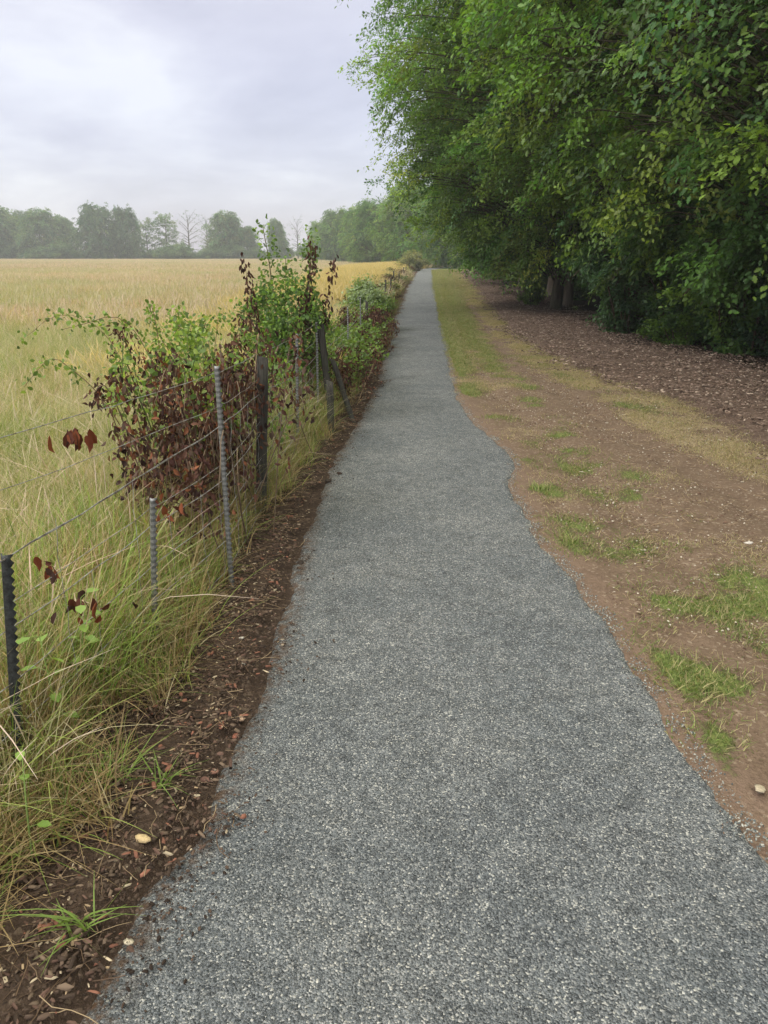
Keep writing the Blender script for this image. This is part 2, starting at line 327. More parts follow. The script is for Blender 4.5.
strip('verge', lambda y: XR(y) - .1, lambda y: ML(y), 90, M_verge, 1, vmask, 'worn brown verge with patches of turf')
strip('bark_mulch', lambda y: ML(y), lambda y: WL(y), 50, M_mulch, 1, None, 'brown bark mulch strip along the wood edge')
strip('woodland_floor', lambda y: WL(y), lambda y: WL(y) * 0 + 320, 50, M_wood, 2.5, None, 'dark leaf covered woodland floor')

# ------------------------------------------------------------------ scattering (uncountable stuff only)
def proto(name, me): return bpy.data.objects.new(name, me)
def scatter(name, protos, P, rot, scl, idx, label, kindname):
    me = bpy.data.meshes.new(name); me.vertices.add(len(P)); me.vertices.foreach_set('co', np.asarray(P, np.float32).ravel())
    a = me.attributes.new('rot', 'FLOAT_VECTOR', 'POINT'); a.data.foreach_set('vector', np.asarray(rot, np.float32).ravel())
    a = me.attributes.new('scl', 'FLOAT_VECTOR', 'POINT'); s = np.asarray(scl, np.float32)
    if s.ndim == 1: s = np.repeat(s[:, None], 3, 1)
    a.data.foreach_set('vector', s.ravel())
    a = me.attributes.new('idx', 'INT', 'POINT'); a.data.foreach_set('value', np.asarray(idx, np.int32))
    o = link(name, me); tag(o, label, kindname, None, 'stuff')
    t = bpy.data.node_groups.new(name, 'GeometryNodeTree')
    t.interface.new_socket('Geometry', in_out='INPUT', socket_type='NodeSocketGeometry'); t.interface.new_socket('Geometry', in_out='OUTPUT', socket_type='NodeSocketGeometry')
    N = t.nodes.new; L = t.links.new
    gi = N('NodeGroupInput'); go = N('NodeGroupOutput'); j = N('GeometryNodeJoinGeometry')
    def at(nm, ty):
        q = N('GeometryNodeInputNamedAttribute'); q.data_type = ty; q.inputs[0].default_value = nm
        return [x for x in q.outputs if x.enabled and x.name == 'Attribute'][0]
    ra, sa_, ia = at('rot', 'FLOAT_VECTOR'), at('scl', 'FLOAT_VECTOR'), at('idx', 'INT')
    e2r = N('FunctionNodeEulerToRotation'); L(ra, e2r.inputs[0])
    for k, p in enumerate(protos):
        cmp = N('FunctionNodeCompare'); cmp.data_type = 'INT'; cmp.operation = 'EQUAL'
        ii = [x for x in cmp.inputs if x.enabled]; L(ia, ii[0]); ii[1].default_value = k
        oi = N('GeometryNodeObjectInfo'); oi.inputs['Object'].default_value = p; oi.inputs['As Instance'].default_value = True
        ip = N('GeometryNodeInstanceOnPoints'); L(gi.outputs[0], ip.inputs['Points']); L(cmp.outputs[0], ip.inputs['Selection'])
        L(oi.outputs['Geometry'], ip.inputs['Instance']); L(e2r.outputs[0], ip.inputs['Rotation']); L(sa_, ip.inputs['Scale']); L(ip.outputs[0], j.inputs[0])
    L(j.outputs[0], go.inputs[0])
    md = o.modifiers.new('scatter', 'NODES'); md.node_group = t; return o

def blades(g, rng, n, area, h, wd, cols, lean=.35, curve_=.5, seg=4, heads=0, headcol=(.4, .32, .2), hw=1.6, bunch=0):
    """n blades spread over area (sx,sy) centred on the origin"""
    if bunch:
        ctr = (rng.random((bunch, 2)) - .5) * np.array(area); b = ctr[rng.integers(0, bunch, n)] + rng.normal(0, .035, (n, 2))
    else: b = (rng.random((n, 2)) - .5) * np.array(area)
    hh = h[0] + (h[1] - h[0]) * rng.random(n) ** 1.2; az = rng.random(n) * 2 * np.pi; d = np.stack([np.cos(az), np.sin(az)], 1)
    ln = hh * lean * rng.random(n); cu = hh * curve_ * rng.random(n) ** 1.5
    t = np.linspace(0, 1, seg + 1); off = ln[:, None] * t + cu[:, None] * t ** 2.5
    z = hh[:, None] * t * (1 - .25 * (cu / hh)[:, None] * t ** 2)
    P = np.stack([b[:, None, 0] + d[:, None, 0] * off, b[:, None, 1] + d[:, None, 1] * off, z], -1)
    wv = wd[0] + (wd[1] - wd[0]) * rng.random(n); prof = (1 - t ** 2) * .9 + .1
    ish = rng.random(n) < heads
    pr = np.repeat(prof[None], n, 0); pr[ish] = np.where(t > .62, hw, .35)[None] * np.where(t > .97, .3, 1.)[None]
    fa = az + np.pi / 2 + rng.normal(0, .6, n); sd = np.stack([np.cos(fa), np.sin(fa), fa * 0], 1)
    Wd = (wv[:, None] * pr)[..., None] * sd[:, None]
    V = np.stack([P - Wd, P + Wd], 2).reshape(n, -1, 3)
    m_ = 2 * (seg + 1); q = np.arange(seg) * 2
    F = (np.arange(n)[:, None, None] * m_ + np.stack([q, q + 1, q + 3, q + 2], -1)[None]).reshape(-1, 4)
    cols = np.array(cols); ca = cols[rng.integers(0, len(cols), n)] * (1 + rng.normal(0, .14, (n, 1)))
    cc = np.repeat(ca[:, None], m_, 1); tt = np.repeat(t, 2)
    hc = np.array(headcol)
    cc = np.where((ish[:, None] & (tt > .6)[None])[..., None], hc * (1 + rng.normal(0, .12, (n, 1, 1))), cc)
    g.add(V.reshape(-1, 3), F, np.clip(cc, .01, .9).reshape(-1, 3))
rng = np.random.default_rng(4)
STRAW = [(.56, .49, .33), (.62, .55, .39), (.46, .41, .27), (.49, .455, .28), (.36, .345, .20)]
GREENG = [(.18, .25, .06), (.24, .32, .08), (.13, .19, .05), (.32, .38, .11)]
PINK = (.57, .46, .40)
def inview(x, y, px0=-60, px1=830):   # wide lateral test so that side steps still find plants
    t = y * .9486 + .49; px = 384 + 770 * x / t; return (px > px0) & (px < px1)
def rots(n, tilt=0.06):
    return np.stack([rng.normal(0, tilt, n), rng.normal(0, tilt, n), rng.random(n) * 6.283], 1)
# meadow
near = []
for k in range(4):
    g = G(); blades(g, rng, 640, (.6, .6), (.22, .52), (.0009, .002), STRAW + GREENG[:2] * k, .7, 1.0, 6, .08, PINK, 1.4)
    blades(g, rng, 420, (.6, .6), (.12, .36), (.0012, .0026), GREENG + STRAW[:1], .8, 1.1, 5)
    near.append(proto('meadow_patch', g.mesh('meadow_patch', M_field)))
mid = []
for k in range(3):
    g = G(); blades(g, rng, 1500, (2.2, 2.2), (.3, .58), (.003, .006), STRAW + GREENG[:1] * k, .45, .6, 3, .3, PINK, 1.8)
    blades(g, rng, 700, (2.2, 2.2), (.15, .36), (.003, .007), GREENG + STRAW[:3], .6, .8, 3); mid.append(proto('meadow_patch', g.mesh('meadow_patch', M_field)))
far = []
for k in range(2):
    g = G(); blades(g, rng, 2600, (9, 9), (.3, .58), (.012, .026), STRAW * 2 + [PINK] * 4 + GREENG[:1], .4, .4, 2, .35, PINK, 1.5); far.append(proto('meadow_patch', g.mesh('meadow_patch', M_field)))
def gridpts(x0, x1, y0, y1, st, keep):
    X, Y = np.meshgrid(np.arange(x0, x1, st), np.arange(y0, y1, st)); X = X.ravel() + rng.uniform(-.3, .3, X.size) * st; Y = Y.ravel() + rng.uniform(-.3, .3, Y.size) * st
    k = keep(X, Y); return X[k], Y[k]
def lay(name, protos, X, Y, s, label, kn, tilt=.04, dz=0, sz=None):
    P = np.stack([X, Y, H(X, Y) + dz], 1); n_ = len(X); sc = rng.uniform(s[0], s[1], n_)
    if sz is not None: sc = np.stack([sc, sc, sc * sz(X, Y)], 1)
    return scatter(name, protos, P, rots(n_, tilt), sc, rng.integers(0, len(protos), n_), label, kn)
X, Y = gridpts(-14, -.9, 1.0, 15, .34, lambda x, y: (x < GL(y) - .38) & inview(x, y, -260, 900))
lay('meadow_grass', near, X, Y, (.85, 1.15), 'dry straw coloured meadow grass close behind the wire fence', 'grass', .05)
X, Y = gridpts(-52, 3, 14, 62, 1.25, lambda x, y: (x < GL(y) - 1.1) & inview(x, y, -220, 900))
lay('meadow_grass', mid, X, Y, (.9, 1.15), 'straw and green meadow grass in the middle of the field', 'grass', .03, -.03)
X, Y = gridpts(-190, 5, 58, 226, 4.6, lambda x, y: (x < np.minimum(GL(y), 3.2 - (y - 88) * .17 * (y > 88)) - 5) & inview(x, y, -200, 900))
lay('meadow_grass', far, X, Y, (.95, 1.15), 'pinkish tan meadow grass running out to the distant trees', 'grass', .0, -.03)
X, Y = gridpts(-3, 6, 8, 105, .9, lambda x, y: (x < GL(y) - .95) & (x > GL(y) - 3.6 - y * .03) & (rng.random(len(x)) < .9))
YEL = [(.58, .46, .20), (.62, .50, .25), (.50, .41, .16), (.34, .33, .11)]
g = G(); blades(g, rng, 620, (1.3, 1.3), (.45, .85), (.003, .006), YEL, .4, .6, 4, .3, (.62, .50, .28), 1.8); yb = [proto('tall_patch', g.mesh('tall_patch', M_grass))]
lay('tall_grass', yb, X, Y, (.75, 1.0), 'tall pale yellow grass standing in a band behind the hedge', 'grass', .04, 0, lambda x, y: .7 + .3 * sstep(12, 25, y))
# rank grass along the fence
rank = []
BROWN = [(.33, .24, .13), (.27, .19, .10), (.40, .30, .17), (.22, .16, .09), (.48, .38, .22)]
for k in range(5):
    g = G(); mixc = GREENG * (3 if k in (1, 3) else 1) + BROWN * (1 if k == 1 else 3) + STRAW[:1]
    blades(g, rng, 190, (.3, .3), (.22, .52), (.0016, .0036), mixc, .32, .75, 7, 0, bunch=9)
    blades(g, rng, 120, (.3, .3), (.10, .28), (.0015, .0032), GREENG + BROWN * 2, .6, 1.0, 5, bunch=12)
    rank.append(proto('rank_tuft', g.mesh('rank_tuft', M_grass)))
X, Y = gridpts(-2.6, 0, .95, 9.0, .13, lambda x, y: (x < GL(y) - .06 + .18 * (vn(x, y, 4, 41) - .5)) & (x > GL(y) - .62) & inview(x, y, -300, 900))
lay('fence_grass', rank, X, Y, (.6, 1.0), 'rank green and brown grass tufts crowding the foot of the fence', 'grass', .12, 0, lambda x, y: np.clip(.38 + (GL(y) - .05 - x) * 1.9, .3, .95))
lush = []
for k in range(2):
    g = G(); blades(g, rng, 130, (.28, .28), (.2, .46), (.002, .0048), [(.2, .31, .07), (.26, .38, .09), (.15, .24, .06), (.34, .42, .13)], .4, .9, 7, bunch=8); lush.append(proto('lush_tuft', g.mesh('lush_tuft', M_grass)))
X, Y = gridpts(-2.4, -.5, 1.1, 8, .17, lambda x, y: (x < GL(y) - .24) & (x > GL(y) - .8) & (vn(x, y, 1.6, 44) > .46))
lay('fence_grass', lush, X, Y, (.6, 1.0), 'fresh light green grass growing up through the fence wires', 'grass', .12)
X, Y = gridpts(-1, 4.5, 8.8, 60, .42, lambda x, y: (x < GL(y) + .02) & (x > GL(y) - .7) & (rng.random(len(x)) < np.clip(1.2 - y * .012, .3, 1)))
hb_ = []
for k in range(2):
    g = G(); blades(g, rng, 240, (.36, .36), (.1, .34), (.002, .0045), [(.11, .075, .045), (.16, .11, .065), (.10, .13, .045), (.22, .17, .09), (.14, .18, .06)], .9, 1.2, 5, bunch=14); hb_.append(proto('rank_tuft', g.mesh('rank_tuft', M_grass)))
lay('fence_grass', hb_, X, Y, (.8, 1.25), 'rough mixed grass under the far hedge beside the path', 'grass', .1)
g = G(); blades(g, rng, 26, (.06, .06), (.05, .16), (.0022, .0042), [(.17, .25, .06), (.2, .29, .08)], 1.2, 1.8, 6); gt = proto('bright_tuft', g.mesh('bright_tuft', M_grass))
g = G(); blades(g, rng, 34, (.2, .2), (.008, .03), (.0012, .0024), [(.16, .22, .065), (.21, .26, .085), (.12, .17, .05), (.32, .30, .15), (.38, .32, .19)], 1.2, 1.4, 3); vt = [proto('turf_tuft', g.mesh('turf_tuft', M_grass))]
g = G(); blades(g, rng, 50, (.24, .24), (.008, .026), (.001, .002), [(.50, .41, .27), (.40, .32, .21), (.30, .23, .15), (.26, .26, .11)], 1.6, 1.4, 3); vt.append(proto('turf_tuft', g.mesh('turf_tuft', M_grass)))
g = G(); blades(g, rng, 22, (.07, .07), (.03, .075), (.0014, .0028), [(.17, .23, .07), (.22, .28, .09), (.32, .30, .15)], 1.2, 1.6, 4, .05); vt.append(proto('turf_tuft', g.mesh('turf_tuft', M_grass)))
n_ = 52000; Y = 1.2 + 30 * rng.random(n_) ** 1.1; X = XR(Y) + .04 + (ML(Y) + .2 - XR(Y)) * rng.random(n_); mm = vmask(X, Y)
fn = vn(X, Y, 14, 51, 2) - .5
kg = mm['green'] + fn * .5 + rng.normal(0, .15, n_) > .55; ks = (~kg) & (mm['straw'] + fn * .4 + rng.normal(0, .1, n_) > .54) & (rng.random(n_) < .6); kb = kg & (mm['green'] > .6) & (rng.random(n_) < .03)
idx = np.where(kb, 2, np.where(kg, 0, 1)); k = (kg | ks) & (X < ML(Y) + .1); X, Y, idx = X[k], Y[k], idx[k]
n_ = 36000; Y2 = 29 + 60 * rng.random(n_); X2 = XR(Y2) + .05 + (ML(Y2) - XR(Y2)) * rng.random(n_); m2 = vmask(X2, Y2); kg = m2['green'] + rng.normal(0, .15, n_) > .5; kk = kg | (m2['straw'] + rng.normal(0, .1, n_) > .54); idx = np.concatenate([idx, np.where(kg, 0, 1)[kk]]); X = np.concatenate([X, X2[kk]]); Y = np.concatenate([Y, Y2[kk]])
scatter('verge_turf', vt, np.stack([X, Y, H(X, Y) - .004], 1), rots(len(X), .1), rng.uniform(.7, 1.3, len(X)) * (1 + .9 * sstep(25, 40, Y)), idx, 'short worn green and straw turf on the brown verge', 'grass')
# litter: bark chips, twigs, crumbs
def chips(g, rng, n, area, s, cols, flat=.35, zr=.01, lng=2.2):
    for k in range(n):
        c = cols[rng.integers(len(cols))]; a = s[0] + (s[1] - s[0]) * rng.random() ** 2
        L_ = a * rng.uniform(1, lng); Wd = a * rng.uniform(.5, 1); Tt = a * flat * rng.uniform(.5, 1.2)
        v = np.array([[-.5, -.3, 0], [-.35, .5, 0], [.4, .45, 0], [.5, -.1, 0], [.1, -.5, 0], [-.4, -.25, 1], [-.25, .35, 1], [.3, .35, .9], [.35, -.1, .8], [.05, -.35, 1]], float) + rng.normal(0, .07, (10, 3))
        v = v * [L_, Wd, Tt]; az = rng.random() * 6.28; ti = rng.normal(0, .35); ca, sa2 = math.cos(az), math.sin(az)
        v = v @ np.array([[1, 0, 0], [0, math.cos(ti), -math.sin(ti)], [0, math.sin(ti), math.cos(ti)]]).T @ np.array([[ca, -sa2, 0], [sa2, ca, 0], [0, 0, 1]]).T
        p = np.array([(rng.random() - .5) * area, (rng.random() - .5) * area, rng.random() * zr])
        cc = np.array(c) * rng.uniform(.7, 1.3)
        g.add(v + p, [[0, 5, 9, 4], [1, 6, 5, 0], [2, 7, 6, 1], [3, 8, 7, 2], [4, 9, 8, 3]], cc); g.F.setdefault(5, []).append(np.array([[5, 6, 7, 8, 9]]) + g.n - 10)
def sticks(g, rng, n, area, ln, r, cols):
    for k in range(n):
        c = np.array(cols[rng.integers(len(cols))]) * rng.uniform(.7, 1.2); L_ = rng.uniform(*ln); az = rng.random() * 6.28
        t = np.linspace(-.5, .5, 5); x = t * L_; yv = np.cumsum(rng.normal(0, L_ * .06, 5)); ca, sa2 = math.cos(az), math.sin(az); px, py = (rng.random(2) - .5) * area
        P = np.stack([px + x * ca - yv * sa2, py + x * sa2 + yv * ca, .006 + rng.random() * .012 + t * rng.normal(0, .02)], 1); tube(g, P, rng.uniform(*r), 4, c)
SOILC = [(.05, .034, .026), (.07, .047, .036), (.10, .068, .052), (.15, .108, .08), (.034, .023, .018), (.11, .066, .052)]
lit = []
for k in range(3):
    g = G(); chips(g, rng, 300, .3, (.003, .015), SOILC * 5 + [(.30, .22, .14), (.40, .33, .24), (.22, .10, .07)], .4, .012, 2.8); sticks(g, rng, 12, .34, (.04, .16), (.0006, .0015), [(.24, .17, .11), (.36, .27, .17), (.13, .085, .055), (.10, .065, .045)])
    lit.append(proto('litter_patch', g.mesh('litter_patch', M_chip)))
X, Y = gridpts(-1.6, .3, .8, 9, .14, lambda x, y: (x < XL(y) - .07) & (x > GL(y) - .35))
lay('leaf_litter', lit, X, Y, (.7, 1.1), 'dark crumbly leaf litter and twigs on the soil beside the path', 'litter', .06, -.004)
X, Y = gridpts(-.8, 4.2, 8.8, 75, .26, lambda x, y: (x < XL(y) - .04) & (x > GL(y) - .2) & (rng.random(len(x)) < .8))
lay('leaf_litter', lit, X, Y, (1., 1.7), 'brown leaf litter along the far left edge of the path', 'litter', .06, -.004)
crumb = []
for k in range(2):
    g = G(); chips(g, rng, 14, .14, (.003, .011), SOILC[:3] + SOILC[4:5], .5, .002, 1.6); crumb.append(proto('crumb_patch', g.mesh('crumb_patch', M_chip)))
n_ = 380; Y = 1.25 + 12 * rng.random(n_) ** 1.4; X = XL(Y) + np.abs(rng.normal(-.02, .05, n_)) + .16 * (rng.random(n_) < .12) * rng.random(n_)
P = np.stack([X, Y, Y * 0 + .022], 1); scatter('soil_crumbs', crumb, P, rots(n_, 0), rng.uniform(.5, 1.2, n_), rng.integers(0, 2, n_), 'soil crumbs spilled over the left edge of the gravel', 'litter')
mul = []
for k in range(3):
    g = G(); chips(g, rng, 420, 1.0, (.008, .034), [(.12, .08, .062), (.15, .105, .08), (.19, .135, .105), (.25, .18, .145), (.08, .055, .042), (.16, .11, .085), (.14, .095, .075), (.12, .08, .06), (.38, .30, .24)], .3, .02); mul.append(proto('mulch_patch', g.mesh('mulch_patch', M_chip)))
X, Y = gridpts(2.4, 9, 5, 62, .5, lambda x, y: (x > ML(y) + .25 + (vn(x, y, 1.5, 61) - .5) * .5) & (x < WL(y) + .6) & inview(x, y, 0, 1000))
lay('bark_chips', mul, X, Y, (.8, 1.15), 'coarse brown bark chips strewn under the wood edge', 'bark chips', .03, -.006)
peb = []
for k in range(2):
    g = G(); chips(g, rng, 150, .5, (.003, .014), [(.15, .09, .065), (.21, .14, .11), (.1, .06, .045), (.5, .45, .38), (.3, .24, .18)], .5, .002, 1.8); sticks(g, rng, 16, .5, (.02, .09), (.0007, .0014), [(.4, .3, .18)]); peb.append(proto('grit_patch', g.mesh('grit_patch', M_chip)))
X, Y = gridpts(.9, 3.4, 1.5, 13, .36, lambda x, y: (x > XR(y) + .28) & (x < ML(y) + .2))
lay('verge_grit', peb, X, Y, (.7, 1.1), 'small grit and bits of straw on the trodden verge soil', 'grit', 0, -.002)
edge = []
for k in range(2):
    g = G(); chips(g, rng, 24, .09, (.003, .008), [(.13, .15, .155), (.2, .22, .225), (.10, .115, .12), (.38, .38, .35), (.17, .11, .08)], .7, .004, 1.4); edge.append(proto('chipping_patch', g.mesh('chipping_patch', M_chip)))
n_ = 420; Y = 1.3 + 16 * rng.random(n_) ** 1.3; X = XR(Y) + lip(Y, 2) + rng.normal(-.012, .014, n_) 
scatter('loose_chippings', edge, np.stack([X, Y, H(X, Y) + .003 + .012 * (X < XR(Y) + lip(Y, 2))], 1), rots(n_, 0), rng.uniform(.6, 1.1, n_), rng.integers(0, 2, n_), 'loose grey chippings scattered along the right edge of the path', 'gravel')

# ------------------------------------------------------------------ trees
def limbs(rng, start, d, L, rise, droop, n=8, wob=.05):
    t = np.linspace(0, 1, n); P = start[None] + d[None] * (L * t)[:, None]
    P[:, 2] += L * (rise * t - droop * t * t); w_ = np.cumsum(rng.normal(0, L * wob / 2, (n, 3)), 0); w_ -= w_[0]; return P + w_ * .7
def make_tree(seed, Ht, Rc, base, nprim, nsec, ntw, nleaf, lsize, lkind, cols, bias=(0, 0), trunk_r=.22, low=.35, peak=.3, twigs=True, lean=(0, 0), spray=.17, bare=0., shell=0, sleaf=30, nza=.5, droop=.25, bark=None, up=1.0):
    rg = np.random.default_rng(seed); gt_ = G(); gl = G(); LP, LD, LN, LC = [], [], [], []
    n = 12; t = np.linspace(0, 1, n); ax = np.stack([lean[0] * t * Ht + np.cumsum(rg.normal(0, .04, n)), lean[1] * t * Ht + np.cumsum(rg.normal(0, .04, n)), t * Ht * .92 - .1], 1); ax[0, :2] = 0
    tube(gt_, ax, trunk_r * (1 - t) ** .8 + trunk_r * .25 * np.exp(-t * 22) + .015, 10)
    cols = np.array(cols)
    for i in range(nprim):
        u = (i + .5) / nprim; hz = base + (Ht - base) * (u ** 1.15) * .9; az = i * 2.39996 + rg.normal(0, .3)
        prof = low + (1 - low) * sstep(0, peak, u) if u < peak else math.sqrt(max(.02, 1 - ((u - peak) / (1.12 - peak)) ** 2.2))
        d = np.array([math.cos(az), math.sin(az), 0.]); bs_ = 1 + d[0] * bias[0] + d[1] * bias[1]
        L = max(.5, Rc * prof * bs_ * rg.uniform(.6, .9))
        h0 = max(base * .75, hz - L * .35 * up); st = np.array([np.interp(h0, ax[:, 2], ax[:, 0]), np.interp(h0, ax[:, 2], ax[:, 1]), h0])
        rise = .25 + .75 * u ** 1.5; P = limbs(rg, st, d, L, rise + .2 * up, droop * (1 - u) + .08)
        r0 = trunk_r * .42 * (1 - u * .55) * min(1, L / Rc + .2); tr = np.linspace(0, 1, len(P)); tube(gl, P, r0 * (1 - tr) ** .8 + .008, 6)
        pc = cols[rg.integers(len(cols))]
        for s in range(nsec):
            q = .22 + .78 * (s + .5) / nsec; p0 = np.array([np.interp(q, tr, P[:, a]) for a in range(3)]); sgn = 1 if s % 2 else -1
            a2 = az + sgn * rg.uniform(.35, 1.15) * (1 - .5 * (s == nsec - 1)); d2 = np.array([math.cos(a2), math.sin(a2), rg.uniform(-.25, .35)])
            L2 = L * rg.uniform(.25, .45) * (1.15 - .55 * q) + .3; P2 = limbs(rg, p0, d2, L2, .15, .22, 6, .09); tr2 = np.linspace(0, 1, 6)
            tube(gl, P2, max(.006, r0 * .35 * (1 - q * .6)) * (1 - tr2 * .8), 4 if twigs else 3, cap=False)
            if rg.random() < bare: continue
            cc = pc * (1 + rg.normal(0, .12)) * np.array([1 + rg.normal(0, .12), 1, 1])
            for k in range(ntw):
                q2 = rg.uniform(.1, 1); p1 = np.array([np.interp(q2, tr2, P2[:, a]) for a in range(3)]); a3 = a2 + rg.normal(0, .9); L3 = rg.uniform(.35, .8) * spray * 4.2
                d3 = np.array([math.cos(a3), math.sin(a3), rg.normal(-.05, .3)]); tt = rg.random(nleaf) ** .7
                p = p1 + d3 * (L3 * tt)[:, None]; p[:, 2] -= L3 * .28 * tt ** 2
                if twigs: tube(gl, [p1, p1 + d3 * L3 * .5 + [0, 0, -.07 * L3], p1 + d3 * L3 + [0, 0, -.28 * L3]], [.006, .004, .002], 3, cap=False)
                p = p + rg.normal(0, spray * .33, (nleaf, 3)) * [1, 1, .55]
                LP.append(p); LD.append(d3 + rg.normal(0, .75, (nleaf, 3)) + [0, 0, -.2]); LN.append(np.array([0, 0, 1.]) + rg.normal(0, .42, (nleaf, 3)))
                LC.append(np.repeat(cc[None], nleaf, 0) * (1 + rg.normal(0, .16, (nleaf, 1))))
    for i in range(shell):
        u = rg.random() ** .9; hz = base + (Ht - base) * (u ** 1.1) * .98; az = rg.random() * 6.2832
        prof = low + (1 - low) * float(sstep(0, peak, u)) if u < peak else math.sqrt(max(.02, 1 - ((u - peak) / (1.06 - peak)) ** 2.2))
        d = np.array([math.cos(az), math.sin(az), 0.]); nz = float(vn(np.array([az * 1.0 + 20]), np.array([hz * .32 + seed]), 1.6, seed, 2)[0])
        rr_ = Rc * prof * (1 + d[0] * bias[0] + d[1] * bias[1]) * (.95 - nza * .5 + nza * nz) * rg.uniform(.84, 1.03)
        cx_ = np.array([np.interp(hz, ax[:, 2], ax[:, 0]), np.interp(hz, ax[:, 2], ax[:, 1]), 0]); c0 = cx_ + d * rr_ + [0, 0, hz]
        if c0[2] < .5: continue
        pc = cols[rg.integers(len(cols))] * np.clip(1.05 + rg.normal(0, .24), .55, 1.6) * np.array([1 + rg.normal(0, .14), 1, 1])
        tube(gl, [c0 - d * rr_ * .75 + [0, 0, -.25 * rr_], c0 - d * rr_ * .35 + [0, 0, -.02 * rr_], c0 - d * .4 + [0, 0, .05], c0], [.02, .014, .009, .005], 4, cap=False)
        for k in range(5):
            a3 = az + rg.normal(0, .9); L3 = rg.uniform(.5, 1.0) * spray * 4.5; d3 = np.array([math.cos(a3), math.sin(a3), rg.normal(-.15, .35)])
            p1 = c0 + rg.normal(0, spray * 1.3, 3) - d * .3; tt = rg.random(sleaf) ** .8; p = p1 + d3 * (L3 * tt)[:, None]; p[:, 2] -= L3 * .5 * tt ** 2
            if twigs: tube(gl, [p1, p1 + d3 * L3 * .5 + [0, 0, -.12 * L3], p1 + d3 * L3 + [0, 0, -.5 * L3]], [.005, .003, .002], 3, cap=False)
            p = p + rg.normal(0, spray * .36, (sleaf, 3)) * [1, 1, .6]
            LP.append(p); LD.append(d3 + rg.normal(0, .7, (sleaf, 3)) + [0, 0, -.5]); LN.append(d * .75 + np.array([0, 0, .75]) + rg.normal(0, .42, (sleaf, 3)))
            LC.append(np.repeat(pc[None], sleaf, 0) * (1 + rg.normal(0, .16, (sleaf, 1))))
    P = np.concatenate(LP); D = np.concatenate(LD); N = np.concatenate(LN); CC = np.clip(np.concatenate(LC), .01, .6)
    V, F, cl_ = leaves(P, D, N, lsize * rg.uniform(.7, 1.25, len(P)), CC, lkind)
    b = bark or M_bark
    return gt_.mesh('trunk', b, True), gl.mesh('limbs', b, True), mk('crown', V, F, M_leaf, cl_)
GR1 = [(.10, .18, .044), (.125, .215, .048), (.16, .26, .052), (.078, .15, .048)]
GR2 = [(.062, .125, .048), (.076, .15, .05), (.095, .175, .055), (.054, .112, .048)]
GR3 = [(.13, .22, .04), (.15, .25, .045), (.11, .19, .04)]
FAR = [(.085, .15, .07), (.105, .175, .075), (.07, .13, .066), (.12, .18, .08)]
def place(name, variant, loc, rz, s, label, cat='tree', group=None, sz=None, names=('trunk', 'limbs', 'crown')):
    o = empty(name, loc, rz); o.scale = (s, s, sz or s); tag(o, label, cat, group)
    for nm, me in zip(names, variant): link(nm, me, o)
    return o
vA = make_tree(11, 14, 6.0, 3.0, 26, 9, 7, 38, .083, 'oak', GR1 + GR3[:1], (-.10, 0), .30, .5, .3, spray=.2, shell=700, sleaf=44)      # oak
vB = make_tree(12, 14, 5.6, 1.6, 26, 8, 6, 34, .085, 'oak', GR1, (-.08, 0), .15, .5, .3, spray=.2, shell=700, sleaf=42)
vC = make_tree(13, 13, 5.4, 1.6, 26, 8, 6, 30, .09, 'oval', GR2 + GR1, (-.08, 0), .18, .5, .3, spray=.2, shell=620, sleaf=38, bark=M_pbark, lean=(.05, .0))
vD = make_tree(14, 13, 5.2, .9, 26, 8, 6, 18, .17, 'oval', GR1 + GR2, (0, 0), .2, .6, .3, twigs=False, spray=.28, shell=460, sleaf=24, nza=.9)    # mid
vE = make_tree(15, 12, 5.2, .8, 26, 8, 6, 18, .18, 'oval', GR1 + GR3[:1], (0, 0), .2, .6, .35, twigs=False, spray=.28, shell=460, sleaf=24, nza=.9)
vF = make_tree(16, 15, 6.0, 1.2, 30, 8, 6, 18, .21, 'diamond', GR2, (0, 0), .26, .6, .3, twigs=False, spray=.28)     # back row, dense
